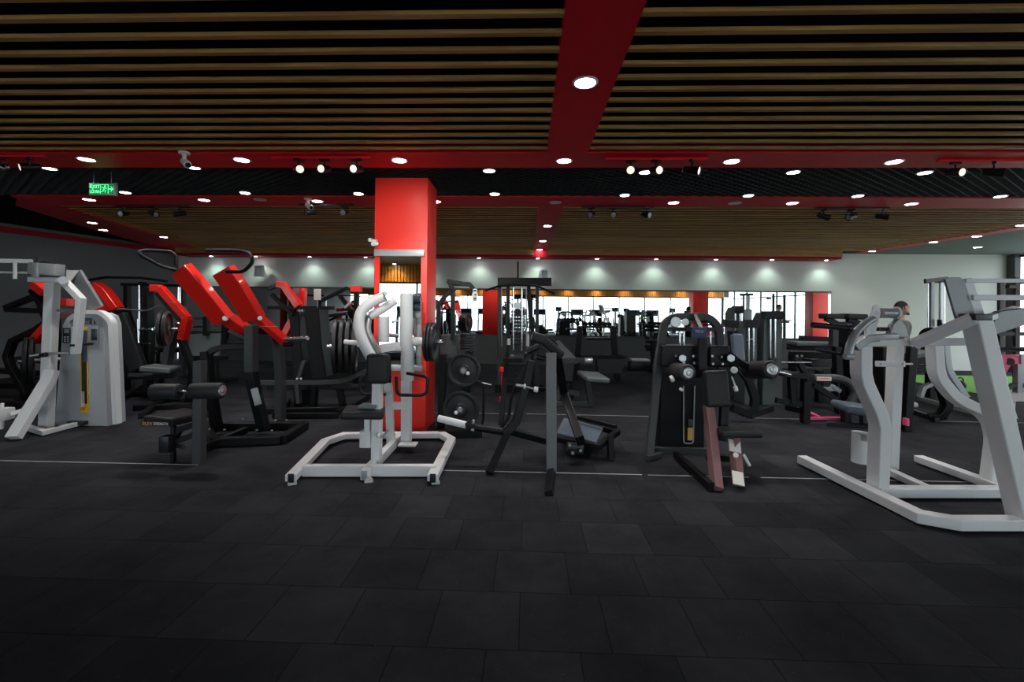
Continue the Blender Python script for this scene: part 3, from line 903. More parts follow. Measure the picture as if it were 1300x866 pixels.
B().tube(rnd(pp([(288, 345, 4.4), (309, 345.5, 4.3), (321, 333, 4.2), (318, 322, 4.25), (306, 318.5, 4.35), (262, 318, 4.5)]), .08), .017).link('handle', 'rubber', E)
B().cyl(P(358, 431, 5.05), P(391, 429.5, 5.0), .026).link('weight_horn', 'chrome', E)
B().cyl(P(360, 437, 5.05), P(372, 437, 5.05), .024).link('horn_stop', 'black', E)
# thigh post with rollers and seat
f = B(); f.beam([G(253, 588, .0), P(254, 458, 4.03)], S(12, 4), .08, n=(0, 1, 0))
f.link('thigh_post', 'grey', E, bev=.004)
f = B().tube(pp([(190, 497, 3.86), (284, 496, 3.86)]), .012).link('roller_axle', 'chrome', E)
roller(E, P(228, 497, 3.86), P(193, 497, 3.86), S(10, 3.86))
roller(E, P(243, 496.5, 3.86), P(282, 496, 3.84), S(10.5, 3.86))
st = B()
st.pad(P(199, 535, 3.9), P(249, 524, 4.35), .28, .075, n=(.6, -1, 0)).link('seat', 'pad', E)
lb = B().box(P(197, 538.5, 3.80), (S(37, 3.8), .004, S(6, 3.8))).link('seat_label', 'dark', E)
text('seat_lettering', 'FLEX', 'gold', lb, P(187, 538.4, 3.792), (1, 0, 0), (0, 0, 1), .04, fit=S(13, 3.8))
text('seat_lettering', 'STRENGTH', 'label', lb, P(204, 538.4, 3.792), (1, 0, 0), (0, 0, 1), .034, fit=S(19, 3.8))
f = B()
f.beam([P(220, 541, 4.0), G(220, 587, .0)], .035, .035, n=(1, 0, 0)).beam([P(222, 561, 4.0), P(254, 549, 4.03)], .05, .05, n=(0, 1, 0))
f.beam([P(222, 556, 4.02), P(228, 545, 4.02), P(252, 538, 4.03)], .05, .05, n=(0, 1, 0))
f.link('seat_frame', 'black', E, bev=.003)
f = B()
f.box(P(213, 563, 3.95), (S(13, 4), .10, S(21, 4)), bev=.01).cyl(P(226, 566, 3.95), P(233, 568, 3.9), .02)
f.link('height_adjuster', 'dark', E)
bolts(E, [G(266, 545, .10), G(285, 546, .10), G(326, 546.5, .10), G(345, 547, .10), G(308, 533, .10), G(324, 533, .10), G(350, 534, .1), G(364, 534, .1)], (0, 0, 1), .014)

# ---------------------------------------------------------------- G  white row machine in front of the pillar
GW = thing('row_machine', 'white plate-loaded row machine standing in front of the red pillar', 'row machine', G(465, 585))
zb = .055
g = B()
FL, FR = G(369, 607, zb), G(549, 607, zb)
BL, BR = G(437, 553, zb), G(561, 552, zb)
g.beam([FL, G(413, 561, zb), BL, BR, G(573, 559, zb), FR], .055, .085, n=(0, 0, 1))
w_ = .055
g.link('base_frame', 'white', GW, bev=.004)
g = B()
fx = G(385, 597, zb), G(554, 597, zb)
g.beam([fx[0], fx[1]], .06, .09, n=(0, 1, 0)).beam([G(462, 603, zb), G(507, 556, zb)], .06, .085, n=(1, 0, 0))
g.link('cross_members', 'white', GW, bev=.004)
for (x, y, Y_) in ((369, 607, 0), (462, 603, 0), (549, 607, 0)):
    p = G(x, y, zb)
    d = (fx[1] - fx[0]).normalized()
    B().box(p + V((.004, -.004, 0)), (.046, .01, .07), bev=.002).link('tube_end_cap', 'dark' if x != 462 else 'silver', GW)
bq = B()
bq.cyl(G(371, 614, 0.0), G(371, 614, .012), .035).cyl(G(468, 611, 0.0), G(468, 611, .012), .035).cyl(G(553, 613, 0.0), G(553, 613, .012), .035)
bq.link('rubber_feet', 'silver', GW)
Y1 = G(478, 585, .09).y
g = B()
g.beam([G(478, 587, .06), P(479.5, 482, Y1)], S(13, Y1), .075, n=(0, 1, 0))
g.link('seat_column', 'white', GW, bev=.004)
g = B()
g.beam([G(496, 562, .06), P(494, 500, 4.45), P(489, 462, 4.35)], S(8.5, 4.4), .07, n=(0, 1, 0))
g.beam([G(516, 561, .06), P(516, 372, 4.55)], S(13, 4.55), .09, n=(0, 1, 0))
g.beam(pp([(494, 515, 4.47), (516, 515, 4.53)]), S(9, 4.5), .06, n=(0, 0, 1))
g.link('rear_columns', 'white', GW, bev=.004)
B().box(G(518, 564, .075) , (.17, .12, .02), bev=.004).link('column_foot', 'white', GW)
B().cyl(P(489, 372.5, 4.2), P(489, 372.5, 4.3), .02).link('top_bolt', 'steel', GW)
B().pad(P(480, 449, Y1 - .05), P(480, 487, Y1 - .05), S(27, Y1), .10, n=(1, 0, 0), r=.035).link('chest_pad', 'pad', GW)
B().beam(pp([(489, 451, Y1 + .06), (490, 486, Y1 + .06)]), .035, .09, n=(0, 1, 0)).link('chest_pad_mount', 'black', GW)
B().pad(P(436, 524, 3.62), P(486, 523, 3.95), .30, .07, n=(0, 0, 1), r=.03) if False else None
sp = P(462, 523.5, 3.85)
B().box(sp, (.34, .30, .065), (0, .05, .25), bev=.028, seg=4).link('seat', 'pad', GW)
B().box(P(468, 515.5, 3.86), (.15, .14, .03), bev=.014, seg=3).link('seat_hump', 'greypad', GW)
g = B(); g.box(P(465, 557, 3.9), (S(14, 3.9), .07, S(21, 3.9)), bev=.004).beam(pp([(467, 532, 3.9), (467, 548, 3.9)]), .05, .05, n=(1, 0, 0)).beam(pp([(468, 552, 3.92), (482, 552, Y1)]), .04, .04)
g.link('seat_carriage', 'white', GW, bev=.003)
B().cyl(P(481, 552, Y1 - .08), P(481, 552, Y1 - .02), .018).cyl(P(483, 556, Y1 - .06), P(494, 545, Y1 - .06), .009).link('adjust_pin', 'steel', GW)
# swing arms
ar = B()
ar.tube(rnd(pp([(489, 376, 4.35), (470, 384, 4.3), (457, 396, 4.25), (455, 418, 4.2), (462, 437, 4.15), (471, 453, 4.1)]), .12, 6), S(6.8, 4.3), 18)
ar.tube(rnd(pp([(502, 381, 4.45), (485, 393, 4.42), (470, 401, 4.4)]), .05), S(5.5, 4.4), 16)
ar.tube(pp([(487, 402, 4.45), (487, 434, 4.45)]), S(7, 4.45), 16)
ar.link('left_arm', 'white', GW)
ar = B()
ar.tube(rnd(pp([(469, 401, 4.42), (466, 420, 4.38), (475, 437, 4.35), (482, 450, 4.3)]), .06), S(4, 4.4), 14)
ar.link('inner_brace', 'silver', GW)
ar = B()
ar.beam(pp([(478, 443, 4.45), (511, 438, 4.5)]), S(9, 4.5), .06, n=(0, 0, 1)).beam(pp([(481, 447, 4.3), (510, 441, 4.45)]), .03, .03)
ar.link('pivot_arm', 'white', GW, bev=.004)
ar = B()
ar.tube(pp([(516, 374, 4.46), (516, 404, 4.46), (515.5, 432, 4.46), (518, 448, 4.46), (517, 483, 4.46)]), S(8, 4.5), 18)
ar.link('right_arm', 'white', GW)
ar = B()
ar.tube(pp([(531, 372, 4.9), (532, 464, 4.9)]), S(3.6, 4.9), 14)
ar.box(P(526, 392, 4.75), (S(18, 4.75), .05, S(24, 4.75)), bev=.012)
ar.link('rear_guide', 'silver', GW)
B().cyl(P(524, 379, 4.7), P(534, 379, 4.7), .05).cyl(P(524, 390, 4.7), P(534, 390, 4.7), .04).link('grip_block', 'lcd', GW)
hb = B()
hb.tube(rnd(pp([(478, 476, 4.4), (458, 478, 4.3), (457, 497, 4.25), (462, 500.5, 4.2), (490, 501, 4.2)]), .05), .0145)
hb.link('handle', 'rubber', GW)
hb = B()
hb.tube(rnd(pp([(517, 474, 4.4), (540, 478, 4.25), (543, 480, 4.2), (542, 499, 4.2), (535, 502, 4.2), (504, 501.5, 4.2), (503, 478, 4.2)]), .05), .0155)
hb.link('handle', 'rubber', GW)
B().cyl(P(520, 434, 4.5), P(538, 434, 4.5), .045).link('horn_collar', 'white', GW)
horn_plates(GW, P(543, 434, 4.5), (1, 0, 0), 3, S(25, 4.5), S(3.4, 4.5), S(4.2, 4.5), lambda i: 'black weight plate loaded on the white row machine, beside the pillar, %s from its column' % W(i), 'plates on the white row machine', l0=.03, l1=.09)
B().cyl(P(458, 436, 4.5), P(437, 434, 4.5), .025).link('weight_horn', 'white', GW)

# ---------------------------------------------------------------- K  black A-frame machine with foot platform
K = thing('squat_press_machine', 'black A-frame plate-loaded squat machine with a foot platform, right of the white row machine', 'squat machine', G(690, 600))
g = B(); g.beam([P(699.5, 448, 4.0), P(700, 598, 3.92)], S(10, 3.95), .09, n=(0, 1, 0)); g.link('front_post', 'midgrey', K, bev=.004)
g = B(); g.beam([P(700, 597, 3.93), G(697, 628, .012)], S(9, 3.8), .06, n=(0, 1, 0)); g.link('front_foot', 'black', K, bev=.004)
g = B()
g.beam(rnd(pp([(690, 428, 4.35), (702, 436, 4.35), (708, 455, 4.4), (716, 500, 4.7)]), .15) + [G(737, 560, .25)], S(13, 4.5), .08, n=(0, 1, 0))
g.link('right_rail', 'black', K, bev=.006)
g = B()
g.beam([P(675, 458, 4.2), P(668, 490, 4.2), P(655, 536, 4.1), P(641, 552, 4.05)], S(15, 4.2), .07, n=(0, 1, 0))
g.beam([P(645, 548, 4.05), G(621, 600, .015)], S(12, 4.0), .06, n=(0, 1, 0))
g.beam([P(641, 480, 4.4), P(636, 540, 4.3)], S(9, 4.3), .05, n=(0, 1, 0)).beam(pp([(672, 456, 4.25), (651, 500, 4.25)]), .03, .03)
g.link('left_rail', 'black', K, bev=.006)
g = B()
g.pad(P(675, 427, 4.1), P(694, 432, 4.12), .12, .09, n=(0, 1, 0), r=.03).pad(P(688, 430, 4.12), P(712, 451, 4.2), .14, .085, n=(0, 1, 0), r=.03)
g.link('shoulder_pad', 'pad', K)
B().beam([P(648, 548, 4.1), P(692, 560, 4.25)], .05, .055, n=(0, 1, 0)).link('cross_bar', 'black', K, bev=.003)
B().beam([P(668, 494, 4.2), P(700, 494, 4.1)], .04, .03, n=(0, 1, 0)).link('lever_rail', 'black', K, bev=.003)
g = B(); g.cyl(P(655, 489, 4.12), P(668, 491, 4.1), .014).cyl(P(667, 491.5, 4.1), P(680, 494, 4.05), .010); g.link('lock_lever', 'steel', K)
for a_, b_ in (((665, 490.5, 4.08), (667, 490.8, 4.08)), ((678, 494, 4.04), (683, 495, 4.04))):
    B().cyl(P(*a_), P(*b_), .025).link('lever_knob', 'rim', K)
g = B(); g.tube(rnd(pp([(655, 489, 4.14), (648, 505, 4.14), (646, 530, 4.14), (636, 545, 4.12), (612, 540, 4.1)]), .1), .014); g.link('release_rod', 'black', K)
g = B(); g.tube(pp([(645, 549, 4.1), (600, 542, 4.1)]), .034).box(P(598, 541, 4.1), (.09, .09, .09), (0, -.2, 0), bev=.012); g.link('lower_arm', 'black', K)
B().cyl(P(593, 540, 4.1), P(556, 531, 4.12), .032).link('weight_horn', 'white', K)
B().cyl(P(601, 533, 4.05), P(601, 538, 4.05), .014).cyl(P(598, 546, 4.05), P(602, 546, 4.05), .014).link('horn_bolts', 'steel', K)
for pa, pb in (((668, 447), (684, 440)), ((680, 452), (692, 456))):
    B().cyl(P(*pa, 4.2), P(*pb, 4.2), .03).cyl(P(pa[0] - 2, pa[1] + 3, 4.15), P(pa[0] + 1, pa[1] + 3, 4.15), .025).link('pivot_joint', 'dark', K)
# platform
zt = .17
q = [G(703, 545, zt), G(722, 535, zt + .05), G(768, 543, zt + .05), G(758, 566, zt)]
g = B(); g.prism([G(706, 552, zt), G(716, 533, zt + .03), G(768, 541, zt + .03), G(757, 564, zt)], (0, 0, .02)); g.link('foot_plate', 'bluepad', K, bev=.004)
g = B()
g.beam([G(704, 557, zt - .02), G(760, 567, zt - .02), G(783, 549, zt + .02), G(733, 535, zt + .03)], .05, .06, n=(0, 0, 1))
g.beam([G(733, 530, .27), G(782, 542, .27)], .035, .04, n=(0, 0, 1))
g.beam([G(776, 583, .0), G(776, 560, .16)], .11, .05, n=(0, 1, 0)) if False else g.beam([P(775, 552, G(775, 583).y), G(775, 583, .005)], S(12, 4.3), .05, n=(0, 1, 0))
g.beam([P(718, 556, 4.6), G(716, 560, .0)], .05, .05, n=(0, 1, 0))
g.link('platform_frame', 'black', K, bev=.004)
bolts(K, [P(723, 565, 4.1), P(727, 575, 4.1), P(737, 572, 4.1)], (0, -1, 0), .016)
B().box(P(730, 569, 4.2), (.15, .1, .08), (0, .1, 0), bev=.01).link('platform_hinge', 'dark', K)

# ---------------------------------------------------------------- N  black weight-stack machine
N_ = thing('rear_delt_machine', 'black weight-stack machine with two foam rollers, chest pad and red-brown front legs', 'weight machine', G(880, 590))
Yn = 4.55
g = B()
g.beam(rnd([G(824, 582, .0), P(832, 500, Yn), P(839, 440, Yn), P(843, 410, Yn), P(856, 402, Yn), P(899, 402, Yn), P(912, 415, Yn), P(915, 452, Yn), P(916, 500, Yn)], .09), S(8, Yn), .07, n=(0, 1, 0))
g.beam(pp([(846, 418, Yn), (912, 418, Yn)]), S(5, Yn), .05, n=(0, 0, 1))
g.link('frame_arch', 'grey', N_, bev=.005)
g = B()
g.prism([P(x, y, Yn + .06) for x, y in ((836, 577), (840, 470), (846, 440), (893, 440), (894, 577))], (0, .34, 0))
so = g.link('shroud', 'black', N_, bev=.008)
B().beam([G(822, 582, .03), G(838, 577, .03)], .05, .05).beam([P(830, 572, Yn), P(897, 573, Yn)], S(9, Yn), .05, n=(0, 0, 1)).link('base_bar', 'grey', N_, bev=.004)
B().beam([G(858, 577, .05), G(903, 618, .04)], .05, .06, n=(1, 0, 0)).beam([P(897, 581, 4.0), P(932, 583, 4.0)], .04, .05, n=(0, 1, 0)).link('base_brace', 'black', N_, bev=.004)
B().beam(rnd([P(868, 490, Yn + .04), P(868, 563, Yn + .04), P(880, 563, Yn + .04), P(882, 490, Yn + .04)], .03), .008, .012, n=(0, 1, 0)).link('slot_trim', 'silver', so)
B().box(P(877, 537, Yn + .045), (S(6, Yn), .012, S(9, Yn)), bev=.002).link('slot_label', 'shroud', so)
B().box(P(876.5, 551, Yn + .045), (S(7, Yn), .012, S(16, Yn)), bev=.002).link('stack_label', 'gold', so)
for (x0, x1, s_) in ((838, 884, 1), (899, 924, -1)):
    B().box(P((x0 + x1) / 2, 452, 4.35), (S(x1 - x0, 4.35), .09, S(27, 4.35)), bev=.018, seg=3).link('cam_housing', 'black', N_)
bolts(N_, [P(x, y, 4.29) for x, y in ((858, 452), (868, 460), (880, 452), (881, 461), (904, 452), (916, 453), (905, 462), (917, 462))], (0, -1, 0), .013)
for x in (866.5, 928):
    B().cyl(P(x, 455, 4.30), P(x, 455, 4.20), .036, k=6).link('pivot_nut', 'steel', N_)
g = B()
g.beam(pp([(889, 416, 4.3), (890, 480, 4.25)]), S(15, 4.3), .08, n=(0, 1, 0))
g.link('centre_column', 'black', N_, bev=.006)
cp = B().box(P(888, 422.5, 4.24), (S(16, 4.24), .04, S(14, 4.24)), bev=.008).link('brand_cap', 'blue', N_)
text('cap_lettering', 'TECA', 'label', cp, P(888, 421, 4.215), (1, 0, 0), (0, 0, 1), .03, fit=S(10, 4.2))
B().pad(P(907, 470, 4.02), P(911, 517, 3.98), S(29, 4), .10, n=(1, 0, 0), r=.035).link('chest_pad', 'pad', N_)
B().beam([P(899, 515, 4.1), P(904, 560, 3.95), G(910, 622, .01)], S(13.5, 3.8), .07, n=(0, 1, 0)).link('front_leg', 'maroon', N_, bev=.004)
B().beam([P(920, 500, 4.2), P(917, 560, 4.1)], S(8, 4.1), .07, n=(0, 1, 0)).link('seat_column', 'black', N_, bev=.004)
g = B().beam([P(932, 556, 3.95), G(937.5, 617, .01)], S(14, 3.85), .06, n=(0, 1, 0)).link('seat_post', 'maroon', N_, bev=.004)
B().beam([P(932, 559, 3.900), P(933.5, 574, 3.825)], S(13.5, 3.9), .012, n=(1, 0, 0)).beam([P(936, 599, 3.695), P(938, 616, 3.61)], S(13, 3.7), .012, n=(1, 0, 0)).link('post_label', 'label', g)
B().cyl(P(934, 578, 3.86), P(934, 578, 3.80), .022).cyl(P(944, 577, 3.86), P(952, 592, 3.8), .012).link('adjust_pin', 'rim', N_)
g = B(); g.pad(P(911, 548.5, 3.95), P(962, 548.5, 3.95), .20, .055, n=(0, 1, 0), r=.022); g.link('seat', 'pad', N_)
roller(N_, P(850, 470, 4.42), P(874, 474, 4.08), S(11.5, 4.1))
B().cyl(P(851, 482, 4.15), P(855, 480, 4.15), .03).cyl(P(864, 496, 4.1), P(866, 493, 4.1), .02).link('arm_knob', 'rim', N_)
B().beam(pp([(925, 450, 4.3), (940, 462, 4.32), (958, 472, 4.35)]), .05, .06, n=(0, 1, 0)).link('swing_arm', 'black', N_, bev=.005)
roller(N_, P(950, 470, 4.45), P(980, 469, 4.08), S(11.5, 4.1))
B().cyl(P(988, 472, 4.2), P(1003, 476, 4.3), .014).link('axle_stub', 'chrome', N_)
B().cyl(P(932, 470, 4.2), P(932, 470, 4.14), .03).cyl(P(929, 478, 4.18), P(934, 492, 4.12), .007).cyl(P(933, 490, 4.13), P(935, 497, 4.12), .018).link('pull_pin', 'rim', N_)
for (x, r_) in ((858, .05), (870, .035)):
    B().cyl(P(x, 409, Yn - .08), P(x, 409, Yn + .02), r_).link('top_pulley', 'steel', N_)
B().beam(pp([(868, 410, Yn + .1), (900, 408, Yn + .1)]), .03, .03, n=(0, 0, 1)).beam(pp([(882, 402, 4.5), (889, 418, 4.32)]), .04, .05).link('pulley_bar', 'dark', N_)
for x in (863, 868, 902):
    B().tube(pp([(x, 420, Yn + .03), (x, 440, Yn + .03)]), .012).link('guide_rod', 'chrome', N_)

# ---------------------------------------------------------------- R  big white machine at the right edge
R_ = thing('lateral_raise_machine', 'large white plate-loaded machine with long floor rails at the right edge', 'plate-loaded machine', G(1150, 620))
zb = .05
g = B()
g.beam([G(1018, 583, zb), G(1168, 656, zb), G(1214, 664, zb), G(1330, 664, zb)], .07, .09, n=(0, 0, 1))
g.link('near_rail', 'white', R_, bev=.005)
g = B(); g.beam([G(1113, 624, zb), G(1286, 624, zb)], .07, .09, n=(0, 0, 1)); g.link('cross_rail', 'white', R_, bev=.005)
g = B(); g.beam([G(1166, 582, zb), G(1275, 621, zb)], .06, .09, n=(0, 0, 1)); g.link('far_rail', 'white', R_, bev=.005)
g = B(); g.beam([G(1128, 598, zb), G(1180, 622, zb)], .05, .07, n=(0, 0, 1)); g.link('inner_rail', 'white', R_, bev=.005)
Ya = G(1113, 618, .09).y
g = B(); g.beam([G(1114, 620, .06), P(1117, 541, Ya), P(1113, 524, Ya), P(1096, 487, Ya), P(1093, 474, Ya), P(1093, 438, Ya)], S(21, Ya), .085, n=(0, 1, 0)); g.link('bent_column', 'white', R_, bev=.006)
Yb = G(1130, 592, .04).y
g = B(); g.beam([G(1130, 594, .04), P(1137, 438, Yb)], S(14, Yb), .08, n=(0, 1, 0)); g.link('rear_column', 'white', R_, bev=.005)
g = B(); g.box(P(1130, 462, Yb - .06), (S(35, Yb), .012, S(7, Yb)), bev=.002); bo = g.link('mount_strap', 'white', R_)
bolts(bo, [P(1118, 462, Yb - .07), P(1146, 462, Yb - .07)], (0, -1, 0), .008)
g = B(); g.tube(pp([(1111, 548, 3.75), (1112, 587, 3.75)]), S(9, 3.75), 18); g.tube(pp([(1111, 558, 3.7), (1122, 556, 3.6)]), .02)
g = B(); g.tube(pp([(1093, 549, 3.95), (1092, 587, 3.95)]), S(9.5, 3.95), 20).beam(pp([(1097, 556, 3.9), (1106, 557, 3.7)]), .05, .05); g.link('seat_post', 'white', R_)
sp = B(); sp.box(P(1089, 519, 3.9), (.30, .30, .065), (0, .12, -.2), bev=.028, seg=4); sp.link('seat', 'bluepad', R_)
B().beam(pp([(1050, 538, 3.9), (1108, 542, 3.72)]), .05, .035, n=(0, 1, 0)).beam(pp([(1097, 528, 3.9), (1097, 541, 3.9)]), .05, .05, n=(1, 0, 0)).link('seat_bracket', 'dark', R_)
# head assembly
Yh = 3.55
g = B(); g.prism([P(x, y, Yh - .05) for x, y in ((1100, 424), (1101, 412), (1107, 397), (1109, 390), (1113, 386.5), (1117, 389), (1118, 397), (1116, 408), (1111, 424))], (0, .02, 0)); g.link('pivot_bracket', 'white', R_, bev=.003)
B().cyl(P(1113, 397, Yh - .06), P(1113, 397, Yh - .04), .01).link('bracket_bolt', 'steel', R_)
B().cyl(P(1117, 397.5, Yh), P(1138, 397.5, Yh + .03), S(6.2, Yh)).link('pivot_cylinder', 'silver', R_)
B().lathe(P(1136, 397.5, Yh + .03), P(1142, 397.5, Yh + .03), [(0, .03), (0, S(8, Yh)), (.02, S(8, Yh)), (.024, .02)], 24).link('pivot_flange', 'white', R_)
g = B(); g.prism([P(x, y, Yh - .02) for x, y in ((1130, 426), (1134, 412), (1142, 405), (1149, 412), (1154, 428), (1130, 430))], (0, .05, 0)); g.link('arm_gusset', 'silver', R_, bev=.005)
B().box(P(1122, 418, Yh + .03), (S(17, Yh), .05, S(5, Yh)), bev=.004).link('rubber_stop', 'dark', R_)
g = B()
g.tube(rnd(pp([(1077, 450, 3.35), (1079, 438, 3.36), (1086, 422, 3.4), (1100, 409, 3.45), (1108, 405, 3.5)]), .06, 6), S(4.6, 3.4), 16)
g.beam(pp([(1084, 441, 3.45), (1100, 430, 3.45), (1135, 428, 3.5)]), S(9, 3.5), .07, n=(0, 0, 1))
g.link('left_arm', 'silver', R_, bev=.004)
B().cyl(P(1072, 452, 3.35), P(1083, 453, 3.35), .025).link('arm_tip', 'silver', R_)
B().tube(pp([(1031, 412.5, 3.4), (1060, 415, 3.4), (1078, 417, 3.42)]), .021).link('handle', 'rubber', R_)
B().cyl(P(1075, 416.5, 3.42), P(1080, 417, 3.42), .03).link('handle_collar', 'dark', R_)
B().tube(pp([(1036, 444, 3.55), (1068, 450, 3.5), (1080, 430, 3.42)]), .012).link('lower_grip', 'rubber', R_)
g = B()
g.beam(pp([(1092, 436, 3.5), (1160, 434, 3.4), (1232, 434, 3.3)]), S(8.5, 3.4), .07, n=(0, 0, 1))
g.beam(pp([(1160, 437, 3.35), (1236, 404, 3.05)]), S(9, 3.2), .07, n=(0, 1, 0))
g.link('top_beams', 'white', R_, bev=.005)
Yl = G(1290, 655, .09).y
g = B(); g.beam([P(1239, 404, Yl + .02), G(1298, 659, .06)], S(24, Yl), .10, n=(0, 1, 0)); g.link('front_leg', 'white', R_, bev=.006)
B().box(P(1238, 402.5, Yl - .01), (S(20, Yl), .12, S(8, Yl)), bev=.004).link('leg_cap', 'dark', R_)
Yt = 3.5
g = B(); g.beam(rnd(pp([(1207, 392, Yt), (1207, 353, Yt), (1222, 353, Yt), (1240, 400, Yt)]), .12), .03, .03)
g = B(); g.prism([P(x, y, Yt) for x, y in ((1200, 354), (1210, 352), (1219, 352), (1226, 356), (1231, 364), (1246, 408), (1222, 418), (1216, 410))], (0, .02, 0)); g.link('top_plate', 'stone', R_, bev=.004)
g = B(); g.beam(pp([(1224, 355, Yt + .03), (1262, 470, Yt + .03), (1281, 532, Yt + .03)]), S(11, Yt), .07, n=(0, 1, 0)); g.link('rear_leg', 'white', R_, bev=.005)
g = B(); g.beam(pp([(1178, 356, Yt + .2), (1206, 353, Yt + .05)]), .03, .03, n=(0, 1, 0)).beam(pp([(1225, 356.5, Yt), (1330, 356.5, Yt)]), .025, .03, n=(0, 1, 0)).beam(pp([(1232, 378, Yt), (1330, 378, Yt)]), S(6.5, Yt), .05, n=(0, 0, 1)); g.link('crossbars', 'white', R_, bev=.003)
g = B(); g.prism([P(x, y, Yt - .12) for x, y in ((1251, 430), (1269, 395), (1300, 391), (1322, 391), (1322, 407), (1298, 414))], (0, .05, 0)); g.link('arm_pad', 'stone', R_, bev=.01)
B().beam(pp([(1240, 408, 3.3), (1290, 392, 3.55)]), .04, .05, n=(0, 0, 1)).link('pad_rail', 'silver', R_)
g = B(); g.beam(rnd([P(1186, 438, 4.0), P(1188, 470, 4.0), P(1192, 482, 4.0), P(1212, 506, 4.0), P(1240, 519, 3.95), P(1256, 532, 3.9), P(1263, 556, 3.85), G(1256, 613, .05)], .07), S(15, 3.95), .08, n=(0, 1, 0)); g.link('curved_column', 'white', R_, bev=.005)
g = B(); g.beam(rnd(pp([(1200, 438, 4.1), (1203, 470, 4.1), (1226, 505, 4.1)]), .07), S(6, 4.1), .05, n=(0, 1, 0)); g.link('seat_support', 'silver', R_, bev=.004)
# ================================================================ machines behind the front row
def fr(t, name, m, beams, Y, dep=.07, bev=.003, n=(0, 1, 0)):
    """beams: list of (pixel points with optional depth, width in pixels)"""
    g = B()
    for pts, w in beams:
        q = []
        for p in pts:
            if len(p) == 2: q.append(P(p[0], p[1], Y))
            elif p[2] == 'f':
                v = P(p[0], p[1], Y); v.z = .012; q.append(v)
            elif p[2] == 'r': q.append(G(p[0], p[1], .04))
            else: q.append(P(*p))
        g.beam(q, S(w, Y), dep, n=n)
    return g.link(name, m, t, bev=bev)
def tb(t, name, m, pts, r, Y=None, rr=.08):
    q = [P(p[0], p[1], p[2] if len(p) > 2 else Y) for p in pts]
    if len(q) > 2: q = rnd(q, rr)
    return B().tube(q, r).link(name, m, t)

# ---- B: black and red machine behind the white tower
t = thing('leg_press_machine', 'black and red plate-loaded machine partly hidden behind the white tower at the left', 'plate-loaded machine', G(45, 520))
Y = 6.1
fr(t, 'upper_arms', 'black', [([(8, 391), (48, 375)], 8), ([(8, 393), (54, 395)], 6), ([(42, 368), (52, 384), (62, 410)], 9)], Y)
fr(t, 'curved_frame', 'black', [(rnd([V((62, 408, 0)), V((48, 418, 0)), V((14, 436, 0)), V((9, 458, 0)), V((22, 480, 0)), V((34, 505, 0))], 10), 9)] if False else [([(62, 408), (48, 418), (17, 433), (10, 452), (14, 466), (30, 492), (38, 512)], 9)], Y + .45, .08)
fr(t, 'red_shoulder', 'red', [([(46, 361), (60, 372)], 15)], Y, .10)
fr(t, 'red_guard', 'red', [([(43, 434), (64, 411)], 12)], Y + .42, .10)
fr(t, 'red_guard', 'red', [([(74, 384), (90, 384)], 12)], Y, .10)
fr(t, 'red_guard', 'maroon', [([(74, 402), (96, 401)], 12)], Y + .2, .10)
fr(t, 'base_rails', 'black', [([(-30, 512, 'r'), (90, 520, 'r')], 8), ([(-30, 488, 'r'), (120, 492, 'r')], 8), ([(30, 522, 'r'), (58, 488, 'r')], 8), ([(-10, 470, 6.9), (50, 474, 6.9)], 10)], Y, .08)
fr(t, 'rear_post', 'black', [([(68, 400), (72, 512)], 12)], Y + .3, .09)
horn_plates(t, P(33, 458, Y - .1), (.70, .72, 0), 2, S(31, Y), .045, .055, lambda i: 'large black rubber plate on the machine behind the white tower, %s one' % ('outer', 'inner')[i], 'plates behind the white tower', l0=.08, l1=.3, m='rubber', hm='steel')

# ---- C: machine with short red arm and tall black back
t = thing('chest_press_machine', 'black chest press with red upper arms and tall dark back, right of the white tower', 'plate-loaded machine', G(165, 505))
Y = 7.0
fr(t, 'red_arm', 'red', [([(122, 362), (133, 370), (150, 393)], 13), ([(106, 393), (150, 391)], 7)], Y, .12)
fr(t, 'arm_bracket', 'yellow', [([(133, 368), (137, 378)], 5)], Y + .05, .05)
fr(t, 'roll_bar', 'black', [([(112, 356), (135, 352), (180, 353), (212, 357)], 3.5)], Y + .3, .04)
fr(t, 'back_shell', 'black', [([(148, 396), (160, 430), (176, 474)], 30)], Y, .16)
B().pad(P(150, 400, Y - .15), P(176, 470, Y - .2), S(22, Y), .10, n=(1, 0, 0)).link('backrest', 'pad', t)
fr(t, 'frame', 'black', [([(188, 365), (190, 440), (188, 492, 'f')], 11), ([(160, 470), (158, 508, 'f')], 10), ([(140, 500, 'r'), (186, 500, 'r')], 7), ([(152, 508, 'r'), (178, 490, 'r')], 7), ([(150, 478), (215, 477)], 6)], Y, .08)
tb(t, 'curved_handle', 'steel', [(150, 392), (185, 395), (203, 388)], .014, Y - .1)
tb(t, 'weight_horn', 'chrome', [(172, 419), (194, 418)], .022, Y - .1)
tb(t, 'hook', 'chrome', [(175, 405), (176, 436), (190, 436)], .012, Y - .2, .02)
B().pad(P(178, 477, Y - .5), P(198, 476, Y - .1), .34, .07, n=(1, 0, 0)).link('seat', 'pad', t)

